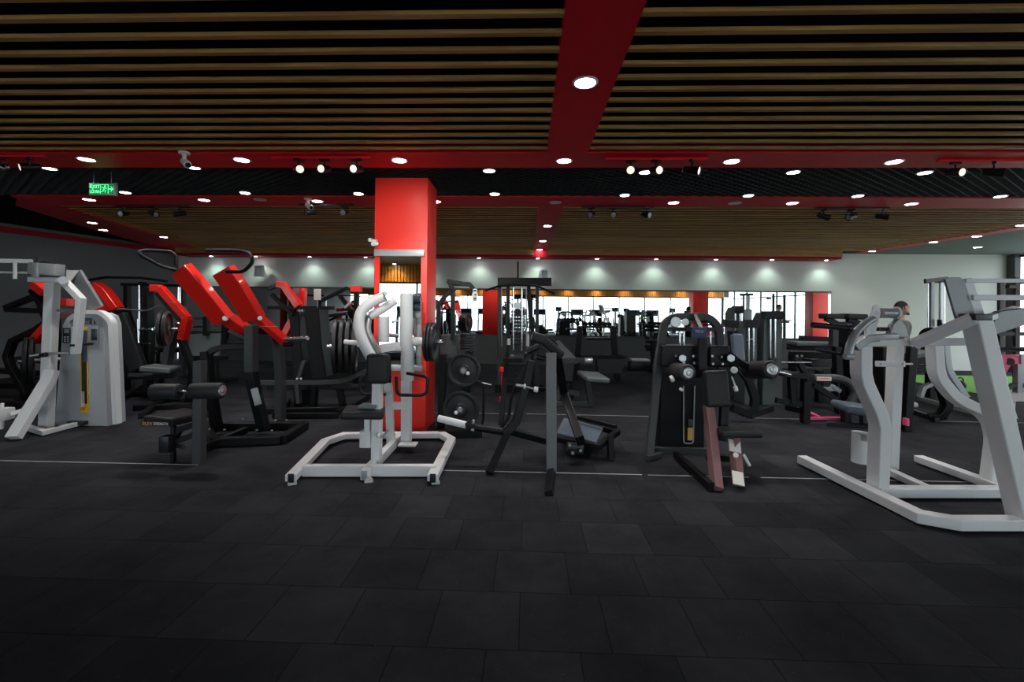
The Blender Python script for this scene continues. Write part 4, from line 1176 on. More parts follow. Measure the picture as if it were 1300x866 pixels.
# ---- rack with bright uprights behind
t = thing('power_rack', 'tall black power rack with slim chrome uprights far behind the left machines', 'power rack', G(178, 477))
Y = 8.8
fr(t, 'upright', 'black', [([(162, 360), (162, 472, 'f')], 8)], Y, .08)
fr(t, 'upright', 'black', [([(181, 358), (181, 474, 'f')], 9)], Y, .08)
fr(t, 'upright', 'grey', [([(232, 362), (232, 476, 'f')], 6)], Y, .08)
fr(t, 'crossbar', 'black', [([(155, 361), (240, 363)], 5)], Y, .06)
tb(t, 'guide_rod', 'chrome', [(176.5, 362), (176.5, 436)], .016, Y - .2)
tb(t, 'guide_rod', 'chrome', [(228, 365), (228, 392)], .02, Y - .2)
tb(t, 'barbell_bar', 'chrome', [(236, 404), (290, 404.5)], .02, Y - .4)
tb(t, 'safety_bar', 'steel', [(238, 414), (282, 413)], .014, Y - .4)

# ---- D: red elbow arm machine
t = thing('shoulder_press_machine', 'black machine with single bent red arm and green-grey seat, left of the tall red pulldown', 'plate-loaded machine', G(220, 512))
Y = 6.5
a = fr(t, 'lever_arm', 'red', [([(193, 366), (204, 366)], 9), ([(204, 366), (238, 405)], 9), ([(238, 404), (232, 431)], 11)], Y, .10)
text('arm_lettering', 'HAMMER', 'label', a, P(222, 384.5, Y - .056), P(238, 404, Y) - P(204, 366, Y), (0, 0, 1), .05)
fr(t, 'arm_backing', 'dark', [([(200, 372), (230, 408)], 5)], Y + .02, .06)
fr(t, 'column', 'grey', [([(226, 412), (216, 440), (212, 462), (218, 482), (222, 512, 'f')], 11)], Y + .1, .09)
fr(t, 'base_rails', 'black', [([(170, 518, 'r'), (260, 514, 'r')], 7), ([(180, 528, 'r'), (218, 500, 'r')], 7), ([(228, 425), (245, 470), (240, 508, 'f')], 9)], Y, .07)
B().pad(P(196, 470, Y - .35), P(213, 466, Y + .15), .36, .08, n=(1, 0, -.1)).link('seat', 'greypad', t)
fr(t, 'seat_frame', 'black', [([(186, 480), (222, 476)], 7), ([(202, 480), (204, 514, 'f')], 8)], Y, .07)
horn_plates(t, P(206, 417.5, Y - .4), (1, .5, 0), 2, S(22, Y), .045, .055, lambda i: 'black weight plate on the machine with one bent red arm, %s one' % ('outer', 'inner')[i], 'plates on the bent red arm machine', l0=.1, l1=.12)

# ---- grey lit pad machine between
t = thing('pad_machine', 'low machine with broad grey pad seen between the red lever arms', 'weight machine', G(262, 478))
Y = 7.6
B().pad(P(258, 455, Y), P(262, 424, Y + .1), S(42, Y), .10, n=(1, 0, 0)).link('back_pad', 'greypad', t)
fr(t, 'frame', 'black', [([(246, 456), (244, 486, 'f')], 8), ([(272, 456), (276, 484, 'f')], 8), ([(236, 454), (288, 454)], 7), ([(240, 488, 'r'), (300, 480, 'r')], 6)], Y, .07)
fr(t, 'head_post', 'black', [([(262, 426), (262, 402)], 7)], Y, .07)
tb(t, 'chrome_rail', 'chrome', [(246, 415), (262, 415)], .015, Y)

# ---- F: long low machine behind the red pulldown
t = thing('incline_press_machine', 'black plate-loaded machine with red struts and long curved rail, right of the red pulldown', 'plate-loaded machine', G(400, 522))
Y = 6.3
fr(t, 'red_strut', 'red', [([(352, 361), (360, 362), (379, 389)], 8)], Y, .09)
fr(t, 'red_strut', 'red', [([(385, 366), (384, 388)], 7)], Y + .2, .09)
fr(t, 'red_strut', 'red', [([(371, 407), (362, 424)], 8)], Y + .1, .09)
fr(t, 'dark_red_panel', 'maroon', [([(376, 366), (376, 388)], 12)], Y + .3, .04)
fr(t, 'strut_cap', 'grey', [([(342, 366), (352, 362)], 5)], Y, .06)
fr(t, 'upper_bar', 'black', [([(340, 390.5), (425, 391)], 3.5), ([(345, 374), (372, 400)], 5)], Y, .05)
fr(t, 'main_shell', 'black', [([(402, 392), (406, 440), (412, 478)], 30)], Y, .20)
fr(t, 'shell_side', 'black', [([(378, 396), (382, 450), (384, 516, 'f')], 22)], Y + .15, .14)
fr(t, 'long_rail', 'grey', [([(330, 486), (400, 486), (428, 485), (444, 481), (466, 470)], 5)], Y - .2, .06)
fr(t, 'lower_rails', 'black', [([(340, 492), (430, 491)], 5), ([(338, 522, 'r'), (456, 519, 'r')], 6), ([(350, 528, 'r'), (430, 527, 'r')], 6), ([(350, 528, 'r'), (366, 508, 'r')], 7), ([(400, 490), (398, 522, 'f')], 10), ([(430, 488), (436, 518, 'f')], 9), ([(428, 524, 'r'), (452, 515), (470, 503)], 5)], Y, .07)
fr(t, 'seat_strut', 'grey', [([(387, 458), (380, 480)], 7), ([(378, 488), (380, 512)], 8)], Y - .2, .05)
B().cyl(P(377, 481, Y - .3), P(377, 481, Y - .34), .014).cyl(P(382, 481, Y - .3), P(382, 481, Y - .34), .014).link('bolt_pair', 'rim', t)
B().pad(P(432, 491, Y - .2), P(452, 490, Y + .2), .30, .07, n=(1, 0, 0)).link('seat', 'pad', t)
p = P(403, 374, Y - .1)
tg = B().box(p, (S(9, Y), .008, S(14, Y)), bev=.001).link('notice', 'label', t)
B().beam([p - V((0, 0, S(7, Y))), P(403, 391, Y - .08)], .008, .008).link('notice_stem', 'steel', t)
fr(t, 'red_cap', 'red', [([(446, 367), (459, 367)], 7)], Y + .55, .09)
fr(t, 'cap_post', 'black', [([(453, 371), (452, 400), (450, 440), (452, 490)], 7)], Y + .75, .07)
horn_plates(t, P(427, 440, Y - .40), (1, .30, 0), 4, S(33, Y), .05, .078, lambda i: 'black plate on the machine left of the white row machine, %s from left' % W(i), 'plates on the long low machine', l0=.12, l1=.14)
fr(t, 'upper_frame', 'black', [([(408, 382), (440, 366), (455, 372)], 5), ([(432, 376), (446, 396)], 6), ([(412, 402), (440, 398)], 4)], Y + .75, .05)
fr(t, 'link_plate', 'silver', [([(438, 391), (446, 384)], 6)], Y + .55, .04)

# ---- storage machine: arch with wheels (right of the pillar)
t = thing('cable_arch_machine', 'black arched machine with white oval panel just right of the red pillar', 'cable machine', G(580, 548))
Y = 5.3
fr(t, 'arch', 'black', [([(556, 432), (557, 388), (565, 376), (578, 366)], 5), ([(575, 432), (575, 372), (572, 360), (596, 361), (602, 368)], 5), ([(568, 357), (590, 361)], 7)], Y, .05)
fr(t, 'column', 'black', [([(596, 446), (592, 500), (590, 545, 'f')], 12), ([(562, 450), (560, 548, 'f')], 9)], Y, .08)
fr(t, 'shelf_box', 'grey', [([(572, 425), (572, 453)], 30)], Y + .25, .22)
fr(t, 'base', 'black', [([(556, 552, 'r'), (612, 550, 'r')], 8)], Y, .1)
B().lathe(P(603, 374.5, Y - .04), P(603, 374.5, Y), [(0, .02), (.004, .035), (.03, .035), (.034, .02)], 24).link('oval_panel', 'label', t)
B().box(P(603, 374.5, Y - .02), (S(6, Y), .03, S(16, Y)), bev=.02, seg=3).link('oval_panel', 'label', t)
for i in range(3):
    B().box(P(603, 369 + i * 5, Y - .038), (S(3.4, Y), .006, S(2.2, Y))).link('panel_button', 'lcd', t)
for c_ in (P(589, 470, Y - .26), P(585, 520, Y - .36)):
    a_ = V((.1, 1, 0)).normalized(); B().cyl(c_ - a_ * .03, c_ + a_ * .3, .024).link('wheel_axle', 'steel', t)
tb(t, 'side_lever', 'black', [(605, 484, Y - .4), (614, 487, Y - .4), (614, 520, Y - .4), (612, 548, Y - .4)], .014, None)
tb(t, 'chrome_tip', 'chrome', [(612, 486, Y - .4), (624, 489, Y - .4)], .012)
for i in range(7):
    p = P(593.5, 424.5 + i * 3.1, Y)
    B().lathe(p + V((0, 0, .012)), p - V((0, 0, .012)), [(0, .07), (.003, S(9.6, Y)), (.021, S(9.6, Y)), (.024, .07)], 26).link('stack_weight', 'plate', t)
pA = plate(P(589, 470, Y - .26), (.1, 1, 0), S(20.5, Y), .045, 'large grey plate facing the camera right of the pillar, the upper of two', 'plates facing the camera by the pillar')
pB = plate(P(585, 520, Y - .36), (.1, 1, 0), S(22, Y), .045, 'large grey plate facing the camera right of the pillar, the lower of two', 'plates facing the camera by the pillar')
for pl_, (a, b) in ((pA, (594, 474)), (pB, (579, 524))):
    Yq = Y - (.31 if pl_ is pA else .41)
    B().cyl(P(a, b, Yq), P(a, b, Yq - .02), .02).link('chrome_button', 'rim', pl_)

# ---- J: tall cable tower with lat bar
t = thing('lat_pulldown_tower', 'tall black cable tower with wide lat bar and chrome guide rods behind the A-frame machine', 'cable machine', G(660, 500))
Y = 7.8
fr(t, 'head', 'black', [([(632, 358), (700, 358)], 7)], Y, .14)
fr(t, 'mast', 'black', [([(657.5, 358), (657.5, 332)], 3)], Y, .03)
fr(t, 'upright', 'grey', [([(634, 360), (634, 492, 'f')], 4)], Y, .06)
fr(t, 'upright', 'grey', [([(682, 360), (682, 492, 'f')], 5)], Y, .06)
fr(t, 'front_post', 'black', [([(645, 362), (645, 440), (640, 494, 'f')], 6), ([(671, 362), (676, 420), (676, 494, 'f')], 6)], Y - .1, .06)
fr(t, 'lower_panel', 'black', [([(640, 455), (664, 455)], 50)], Y + .1, .08)
fr(t, 'base', 'black', [([(628, 495, 'r'), (690, 495, 'r')], 5)], Y, .2)
for x in (651.5, 662.5):
    tb(t, 'guide_rod', 'chrome', [(x, 362), (x, 445)], .017, Y - .1)
for x in (637, 668):
    tb(t, 'cable_rod', 'steel', [(x, 364), (x, 440)], .009, Y - .05)
B().cyl(P(657, 388, Y - .12), P(657, 388, Y - .06), .06).link('pulley_wheel', 'steel', t)
B().cyl(P(646, 430, Y - .2), P(646, 438, Y - .2), .03).cyl(P(670, 425, Y - .2), P(670, 440, Y - .2), .025).link('grip_posts', 'rim', t)
lb = tb(t, 'lat_bar', 'black', [(616, 369), (634, 363), (657, 362), (682, 363), (704, 373)], .017, Y - .25, .05)
for i in range(10):
    B().box(P(657, 396 + i * 4.4, Y), (S(16, Y), .12, S(3.4, Y)), bev=.003).link('stack_weight', 'plate', t)
tb(t, 'red_pin', 'red', [(637, 467, 6.4), (637, 507, 6.4)], .008)
B().cyl(P(637, 466, 6.4), P(637, 472, 6.4), .03).cyl(P(637, 504, 6.4), P(637, 511, 6.4), .035).link('red_knob', 'red', t)
B().beam([G(637, 520, .0), P(637, 512, 6.4)], .04, .04).link('pin_base', 'black', t)

# ---- L: preacher style bench
t = thing('preacher_bench', 'dark grey preacher bench with chrome roller end, behind the A-frame machine', 'bench', G(735, 512))
Y = 6.7
B().pad(P(716, 458, Y), P(716, 486, Y - .05), S(24, Y), .12, n=(1, 0, 0)).link('arm_pad', 'pad', t)
B().pad(P(746, 474, Y + .1), P(760, 483, Y - .35), .34, .07, n=(1, 0, -.1)).link('seat', 'greypad', t)
fr(t, 'frame', 'grey', [([(702, 458), (752, 457)], 5), ([(746, 484), (750, 512, 'f')], 10), ([(712, 486), (706, 512, 'f')], 8), ([(700, 513, 'r'), (752, 513, 'r')], 6), ([(722, 498), (735, 500)], 4)], Y, .07)
B().cyl(P(742, 458, Y - .12), P(752, 458, Y - .12), .04).link('roller_end', 'steel', t)

# ---- second upright pad seen at left of bench
t = thing('incline_bench', 'black incline bench with long sloping back, just behind the A-frame post', 'bench', G(700, 505))
Y = 7.3
B().pad(P(698, 436, Y + .3), P(722, 462, Y - .3), .34, .08, n=(1, 0, 0)).link('back_pad', 'greypad', t)
fr(t, 'frame', 'black', [([(702, 446), (700, 494, 'f')], 6), ([(722, 463), (726, 494, 'f')], 6), ([(698, 495, 'f'), (728, 495, 'f')], 5)], Y, .06)

# ---- M: dumbbell / ball rack in front of the dado
t = thing('dumbbell_rack', 'black A-shaped rack in front of the mirror wall carrying a row of dumbbells', 'dumbbell rack', G(765, 476))
Y = 9.4
fr(t, 'side_frame', 'black', [([(736, 414), (731, 476, 'f')], 4)], Y, .12)
fr(t, 'side_frame', 'black', [([(778, 415), (784, 470, 'f')], 5)], Y, .12)
fr(t, 'panel', 'black', [([(744, 430), (774, 430)], 22)], Y, .05)
fr(t, 'top_tray', 'black', [([(738, 415), (778, 415)], 2)], Y - .1, .35, n=(0, 0, 1))
fr(t, 'lower_tray', 'black', [([(738, 453), (792, 453)], 4)], Y - .2, .3, n=(0, 0, 1))
q = [P(x, y, Y - .3) for x, y in ((757, 452), (796, 452), (789, 474), (760, 474))]
for v in q: v.z = max(v.z, .01)
B().prism(q, (0, .3, 0)).link('lower_bin', 'dark', t)
def mk_db(label, group, sc=1.0):
    d_ = thing('dumbbell', label, 'dumbbell', (0, 0, 0), group)
    B().cyl((0, -.07, 0), (0, .07, 0), .015, k=12).link('grip', 'chrome', d_)
    for s_ in (-1, 1):
        B().lathe((0, s_ * .06, 0), (0, s_ * .17, 0), [(0, .04), (.008, .062), (.10, .062), (.11, .045), (.112, .01)], 14).link('weight_head', 'rubber', d_)
    return d_
DB = mk_db('black dumbbell on the top tray of the dumbbell rack, leftmost', 'dumbbells on the rack')
tz = P(758, 413, Y - .1).z
DB.scale = (.66, .66, .66)
for i in range(6):
    p = P(743 + i * 6.0, 413, Y - .1); p.z = P(758, 415, Y - .1).z + S(1, Y - .1) + .0425
    if i == 0: DB.location = p
    else: dup(DB, p, .06 * (-1) ** i, 'black dumbbell on the top tray of the dumbbell rack, %s from the left' % W(i))
t = thing('plate_tree', 'small black tree of dumbbells standing left of the black weight-stack machine', 'weight rack', G(829, 460))
Y = 10.6
fr(t, 'post', 'black', [([(829, 432), (829, 461, 'f')], 7)], Y, .1)
fr(t, 'base', 'black', [([(822, 461, 'f'), (836, 461, 'f')], 3)], Y, .3)
fr(t, 'prongs', 'black', [([(820, 434), (838, 434)], 3), ([(820, 444), (838, 444)], 3)], Y, .06)
for i, (x, y) in enumerate(((821.5, 429), (829, 428.5), (836, 429), (822, 440), (836.5, 440))):
    dup(DB, P(x, y, Y - .05), 0, 'black dumbbell on the small tree by the mirror wall, %s' % ('top left', 'top middle', 'top right', 'lower left', 'lower right')[i], 'dumbbells on the small tree')
t = thing('step_platform', 'low dark step platform with pale top edge lying before the mirror wall', 'step platform', P(812, 466, 11.0))
B().box(P(812, 457, 11.0), (.42, .3, .05), bev=.015).link('deck', 'label', t)
B().box((P(812, 457, 11.0).x, 11.0, (P(812, 457, 11.0).z - .025) / 2), (.5, .34, P(812, 457, 11.0).z - .027), bev=.02).link('riser', 'dark', t)

# ---- O: dark row machine behind N
t = thing('seated_row_machine', 'black seated machine with looping base right behind the black weight-stack machine', 'weight machine', G(950, 520))
Y = 5.9
fr(t, 'loop_frame', 'black', [([(938, 468), (950, 482), (958, 505), (957, 519), (948, 524), (930, 518)], 8)], Y, .09)
fr(t, 'loop_base', 'dark', [([(925, 516, 'r'), (952, 528, 'r')], 5), ([(952, 528, 'r'), (980, 518, 'r')], 5)], Y, .08)
fr(t, 'upright', 'black', [([(930, 420), (934, 470)], 12), ([(918, 410), (936, 412)], 9)], Y + .3, .10)
B().pad(P(935, 424, Y + .2), P(938, 460, Y + .1), S(14, Y), .10, n=(1, 0, 0)).link('back_pad', 'bluepad', t)
fr(t, 'side_bar', 'grey', [([(925, 450), (945, 470), (958, 470)], 7)], Y, .08)
# ---- P: selectorised towers, green-grey
for (x0, x1, yt, yb, Y, lb) in ((930, 943, 390, 478, 7.6, 'slim grey weight tower with chrome rods behind the black weight-stack machine'), (945, 962, 408, 492, 7.0, 'green-grey shrouded weight tower, lower one, with pale curved mark'), (968, 994, 397, 492, 7.0, 'taller green-grey weight tower with chrome rods and rounded black top')):
    t = thing('weight_tower', lb, 'weight machine', G((x0 + x1) / 2, yb + 2), 'weight towers before the mirror')
    xm = (x0 + x1) / 2
    pts = [P(x, y, Y) for x, y in ((x0, yb), (x0 + 2, yt + 8), (x0 + 6, yt), (x1 - 6 + 2, yt), (x1 - 1, yt + 8), (x1, yb))]
    pts[0].z = pts[-1].z = .004
    s_ = B().prism(pts, (0, .35, 0)).link('shroud', 'shroud', t, bev=.01)
    fr(t, 'top_cap', 'black', [([(x0 + 1, yt + 3), (x1 - 1, yt + 3)], 10)], Y - .03, .12)
    for dx in (-3, 3):
        tb(t, 'guide_rod', 'chrome', [(xm + dx, yt + 8), (xm + dx, (yt + yb) / 2 + 10)], .016, Y - .04)
    B().box(P(xm, (yt + yb) / 2 + 22, Y - .03), (S(8, Y), .05, S(24, Y)), bev=.004).link('weight_stack', 'plate', t)
    if x0 == 945:
        tb(t, 'curved_mark', 'label', [(948, 432), (953, 430), (958, 433)], .008, Y - .03, .05)
t = thing('console_board', 'grey tablet-shaped board with lime tray beneath, standing before the mirror', 'information stand', G(950, 470))
B().box(P(949, 402, 8.2), (S(10, 8.2), .05, S(18, 8.2)), bev=.01).link('board', 'silver', t)
B().box(P(949, 414, 8.15), (S(16, 8.2), .16, S(3.5, 8.2)), bev=.01).link('lime_tray', 'lime', t)
fr(t, 'pole', 'dark', [([(949, 416), (949, 474, 'f')], 3)], 8.2, .05)

# ---- Q: smith / hack machines right of centre
t = thing('hack_squat_machine', 'black low machine with red-lettered curved tube and red floor bar, right of centre', 'plate-loaded machine', G(1050, 530))
Y = 5.9
fr(t, 'left_leg', 'black', [([(1023, 472), (1022, 533, 'f')], 9)], Y, .09)
fr(t, 'right_leg', 'black', [([(1073, 484), (1074, 533, 'f')], 8)], Y, .09)
fr(t, 'diagonal', 'black', [([(1030, 486), (1068, 512)], 6)], Y, .07)
fr(t, 'diagonal', 'black', [([(1012, 455), (1030, 490)], 6)], Y, .07)
fr(t, 'foot_rail', 'black', [([(998, 517, 'r'), (1020, 522, 'r')], 5)], Y, .07)
fr(t, 'side_frame', 'black', [([(985, 508), (1022, 514)], 5), ([(1004, 474), (1006, 512)], 8)], Y, .07)
o = tb(t, 'curved_tube', 'grey', [(1022, 480), (1062, 480), (1076, 484), (1086, 498), (1080, 512)], .05, Y - .1, .25)
lb_ = B().box(P(1046, 481, Y - .155), (S(17, Y), .012, S(4.5, Y))).link('tube_label', 'label', t)
text('tube_lettering', 'HAMMER', 'red', lb_, P(1046, 481, Y - .163), (1, 0, 0), (0, 0, 1), .035, fit=S(15, Y))
fr(t, 'white_slide', 'silver', [([(1042, 494), (1064, 494)], 4), ([(1056, 490), (1066, 497)], 6)], Y, .05)
B().beam([G(1026, 531, .04), G(1075, 531, .04)], .03, .05, n=(0, 0, 1)).beam([G(1026, 523, .04), G(1040, 530, .04)], .03, .04, n=(0, 0, 1)).link('red_floor_bar', 'pink', t)
fr(t, 'deck', 'black', [([(990, 474), (1025, 477)], 6)], Y, .3, n=(0, 0, 1))
tb(t, 'chrome_rail', 'chrome', [(992, 460), (1030, 460)], .013, Y - .1)
t = thing('bench_press_station', 'black bench station with several padded bars between weight towers and bent white column', 'bench press', G(1035, 500))
Y = 7.3
fr(t, 'bars', 'black', [([(1000, 440), (1068, 442)], 6), ([(1002, 450), (1062, 452)], 5), ([(1015, 430), (1070, 433)], 5)], Y, .10)
fr(t, 'grey_shell', 'grey', [([(1022, 460), (1056, 460)], 26)], Y + .1, .12)
fr(t, 'legs', 'black', [([(1006, 452), (1006, 495, 'f')], 8), ([(1062, 440), (1062, 500, 'f')], 10), ([(1040, 470), (1040, 498, 'f')], 8)], Y, .09)
B().pad(P(1005, 436, Y - .3), P(1060, 437, Y - .3), .28, .07, n=(0, 1, 0)).link('bench_pad', 'greypad', t)
B().cyl(P(1012, 452, Y - .15), P(1012, 452, Y - .20), .02).cyl(P(1018, 452, Y - .15), P(1018, 452, Y - .20), .02).link('bolt_heads', 'rim', t)
t = thing('leg_extension_machine', 'black machine with two flat black headrests in front of the white wall', 'weight machine', G(1080, 500))
Y = 6.5
B().pad(P(1044, 401.5, Y), P(1066, 401.5, Y), .20, S(6.5, Y), n=(0, 1, 0), r=.02).link('headrest', 'pad', t)
B().pad(P(1071, 401.5, Y), P(1096, 402.5, Y), .20, S(7, Y), n=(0, 1, 0), r=.02).link('headrest', 'pad', t)
fr(t, 'arms', 'black', [([(1048, 404), (1064, 412), (1088, 411)], 5), ([(1076, 405), (1094, 412)], 6)], Y, .07)
fr(t, 'body', 'black', [([(1078, 412), (1080, 460), (1082, 505, 'f')], 32)], Y + .1, .16)
fr(t, 'column', 'grey', [([(1058, 412), (1058, 440)], 9)], Y, .08)
fr(t, 'side_leg', 'black', [([(1062, 440), (1066, 505, 'f')], 9)], Y, .09)
# ---- T: black column machine behind big white one
t = thing('weight_stack_machine', 'tall narrow black weight-stack column behind the big white machine, before the standing man', 'weight machine', G(1142, 540))
Y = 5.6
fr(t, 'front_column', 'black', [([(1158, 440), (1150, 541, 'f')], 8)], Y, .09)
fr(t, 'rear_column', 'black', [([(1119, 440), (1122, 538, 'f')], 20)], Y + .2, .12)
fr(t, 'foot_cap', 'pink', [([(1150, 531), (1150, 540)], 7)], Y - .06, .03)
fr(t, 'bracket', 'silver', [([(1112, 462), (1157, 462)], 5)], Y - .06, .02)
fr(t, 'base', 'black', [([(1108, 540, 'r'), (1154, 540, 'r')], 6)], Y, .2)
t = thing('leg_curl_machine', 'black machine with curved leg and long floor rails behind the bent white columns', 'weight machine', G(1190, 525))
Y = 6.1
fr(t, 'curved_leg', 'black', [([(1178, 450), (1184, 470), (1197, 498), (1202, 515), (1195, 528), (1180, 531, 'r')], 10)], Y, .09)
fr(t, 'floor_rail', 'dark', [([(1146, 518, 'r'), (1190, 533, 'r')], 5)], Y, .06)
fr(t, 'floor_rail', 'silver', [([(1166, 506, 'r'), (1250, 527, 'r')], 4)], Y, .06)
fr(t, 'bent_strut', 'silver', [([(1168, 504), (1172, 492), (1182, 488)], 6)], Y, .05)
fr(t, 'upper_body', 'black', [([(1150, 468), (1182, 468)], 8), ([(1160, 458), (1186, 456)], 5), ([(1176, 440), (1182, 470)], 8)], Y, .10)
B().pad(P(1152, 452, Y), P(1178, 446, Y), .26, .07, n=(0, 1, 0)).link('seat', 'greypad', t)
B().cyl(P(1198, 491, Y - .1), P(1203, 500, Y - .1), .04).link('cam', 'dark', t)
# ---- U: cable crossover by the wall
t = thing('cable_crossover', 'slim chrome and white cable tower against the white wall behind the top plate', 'cable machine', G(1190, 470))
Y = 8.3
fr(t, 'upright', 'silver', [([(1183, 358), (1183, 474, 'f')], 3.5)], Y, .06)
fr(t, 'upright', 'steel', [([(1195, 358), (1195, 474, 'f')], 3)], Y, .06)
tb(t, 'guide_rod', 'chrome', [(1178, 360), (1178, 430)], .012, Y)
tb(t, 'guide_rod', 'chrome', [(1199, 360), (1199, 430)], .012, Y)
fr(t, 'head', 'grey', [([(1174, 357), (1206, 356)], 3)], Y, .08)
B().cyl(P(1193, 406, Y - .1), P(1195, 413, Y - .1), .025).box(P(1193, 410, Y - .08), (.06, .05, .12), bev=.01).link('pulley_carriage', 'dark', t)
for k_, (x, y, r_) in enumerate(((1181, 424, 11), )):
    t2 = thing('exercise_ball', 'black exercise ball half hidden behind the sloping white beam', 'exercise ball', P(x, y + 3, 7.9))
    B().lathe(P(x, y + 3, 7.9) + V((0, 0, S(r_, 7.9))), P(x, y + 3, 7.9) - V((0, 0, 1)), [(S(r_, 7.9) * (1 - math.cos(PI * i / 16)), S(r_, 7.9) * math.sin(PI * i / 16)) for i in range(17)], 24).link('ball', 'rubber', t2)
    fr(t2, 'ball_stand', 'black', [([(x, y + 13, 7.9), (x, 484, 'f')], 8)], 7.9, .1)
# ---- pink machine on the turf
t = thing('glute_machine', 'machine with pink curved body on the green turf at the right edge', 'fitness machine', G(1290, 520))
Y = 6.6
g = B(); g.prism([P(x, y, Y) for x, y in ((1264, 456), (1274, 453), (1290, 452), (1320, 452), (1320, 466), (1292, 463), (1284, 464), (1278, 474), (1270, 478), (1266, 470))], (0, .25, 0)); g.link('body', 'pink', t, bev=.02)
B().lathe(P(1282, 459, Y - .02), P(1282, 459, Y), [(0, .02), (0, .05), (.015, .05), (.02, .02)], 20).link('grommet', 'dark', t)
fr(t, 'post', 'silver', [([(1292, 462), (1292, 500)], 6), ([(1298, 450), (1298, 498)], 3)], Y, .07)
fr(t, 'feet', 'grey', [([(1274, 496), (1286, 489), (1330, 490)], 4)], Y, .06)
fr(t, 'base_beam', 'white', [([(1278, 504), (1340, 504)], 7), ([(1282, 506), (1280, 522, 'f')], 5)], Y, .12)
fr(t, 'top_bar', 'black', [([(1260, 444), (1335, 443)], 5)], Y - .1, .06)
tb(t, 'grip', 'rubber', [(1262, 446), (1280, 441), (1300, 444)], .02, Y - .15)
t = thing('squat_rack', 'white rack posts with black hooks in front of the side window', 'power rack', G(1290, 480))
Y = 8.0
fr(t, 'upright', 'grey', [([(1290, 352), (1290, 484, 'f')], 4)], Y, .07)
fr(t, 'upright', 'dark', [([(1270, 358), (1270, 482, 'f')], 4)], Y + .4, .07)
fr(t, 'hook', 'dark', [([(1279, 364), (1290, 364)], 5), ([(1282, 416), (1291, 414)], 4)], Y - .05, .06)
fr(t, 'crossbar', 'grey', [([(1266, 424), (1330, 424)], 3)], Y, .06)
# green things on the turf
t = thing('kettlebell', 'small dark kettlebell on the green turf strip between white columns', 'kettlebell', G(1217, 489))
p = G(1219, 489, .09)
B().lathe(p + V((0, 0, .09)), p - V((0, 0, 1)), [(.09 * (1 - math.cos(PI * i / 12)), .09 * math.sin(PI * i / 12)) for i in range(12)], 20).link('bell', 'rubber', t)
B().tube([p + V((.06 * math.cos(a), 0, .07 + .07 * math.sin(a))) for a in [PI * i / 10 for i in range(11)]], .012).link('handle', 'dark', t)

# low extra stations filling the far floor on the left, as the photo shows only dark frames there
def mk_flat_bench():
    t = thing('flat_bench', 'x', 'bench', (0, 0, 0), 'flat benches far left')
    B().pad((-.6, 0, .44), (.6, 0, .44), .28, .07, n=(0, 1, 0)).link('bench_pad', 'pad', t)
    B().beam([(-.55, 0, .38), (.55, 0, .38)], .06, .06).link('spine', 'black', t)
    for s_ in (-1, 1):
        B().beam([(.48 * s_, 0, .36), (.5 * s_, 0, .05)], .06, .05).beam([(.5 * s_, -.28, .03), (.5 * s_, .28, .03)], .06, .05).link('leg', 'black', t)
    return t
fb = mk_flat_bench()
fb.location = (-8.6, 8.0, 0); fb['label'] = 'dark flat bench at the far left beyond the white tower, nearest'; fb.rotation_euler.z = .2
dup(fb, (-8.3, 9.1, 0), .1, 'dark flat bench at the far left beyond the white tower, second')
dup(fb, (-8.0, 10.2, 0), .0, 'dark flat bench at the far left beyond the white tower, farthest')

# ---------------------------------------------------------------- cardio row behind the camera (seen in the mirrors)
def mk_treadmill():
    t = thing('treadmill', 'x', 'treadmill', (0, 0, 0), 'cardio row seen in the mirror')
    B().box((0, 0, .12), (.72, 1.6, .14), bev=.03).link('deck', 'treadblue', t)
    B().box((0, .05, .2), (.5, 1.35, .02), bev=.005).link('belt', 'rubber', t)
    for s_ in (-1, 1):
        B().beam([(.34 * s_, -.62, .18), (.34 * s_, -.72, 1.25)], .07, .06, n=(1, 0, 0)).beam([(.34 * s_, -.72, 1.05), (.34 * s_, -.2, 1.0)], .05, .05, n=(1, 0, 0)).link('handrail', 'silver', t)
    B().box((0, -.74, 1.32), (.74, .10, .36), (-.35, 0, 0), bev=.03).link('console', 'treadblue', t)
    B().box((0, -.68, 1.36), (.44, .02, .22), (-.35, 0, 0)).link('screen', 'lcd', t)
    return t
def mk_elliptical():
    t = thing('elliptical_trainer', 'x', 'elliptical trainer', (0, 0, 0), 'cardio row seen in the mirror')
    B().box((0, 0, .05), (.5, 1.5, .08), bev=.02).link('base', 'treadblue', t)
    B().lathe((-.14, -.45, .42), (.14, -.45, .42), [(0, .1), (.01, .32), (.27, .32), (.28, .1)], 26).link('flywheel_cover', 'treadblue', t)
    B().beam([(0, -.45, .5), (0, -.5, 1.45)], .10, .08).link('mast', 'silver', t)
    for s_ in (-1, 1):
        B().tube(rnd([(.22 * s_, -.4, .45), (.25 * s_, -.42, 1.1), (.26 * s_, -.15, 1.6)], .2), .02).link('swing_handle', 'silver', t)
        B().box((.17 * s_, .2, .22), (.16, .4, .04), bev=.01).link('pedal', 'rubber', t)
    B().box((0, -.5, 1.5), (.36, .08, .26), bev=.02).link('console', 'lcd', t)
    return t
tm, el = mk_treadmill(), mk_elliptical()
ks = 0
for i in range(17):
    x = -8.2 + i * 1.12
    src = tm if i % 3 else el
    if abs(x) < .5 and False: continue
    lb_ = 'dark blue %s in the row seen in the mirror, %s from the left' % ('treadmill' if i % 3 else 'elliptical', W(i) if i < 12 else ('thirteenth', 'fourteenth', 'fifteenth', 'sixteenth', 'seventeenth')[i - 12])
    if src['label'] == 'x':
        src['label'] = lb_; src.location = (x, -3.1, 0); src.rotation_euler.z = 0
    else:
        dup(src, (x, -3.1, 0), 0, lb_)
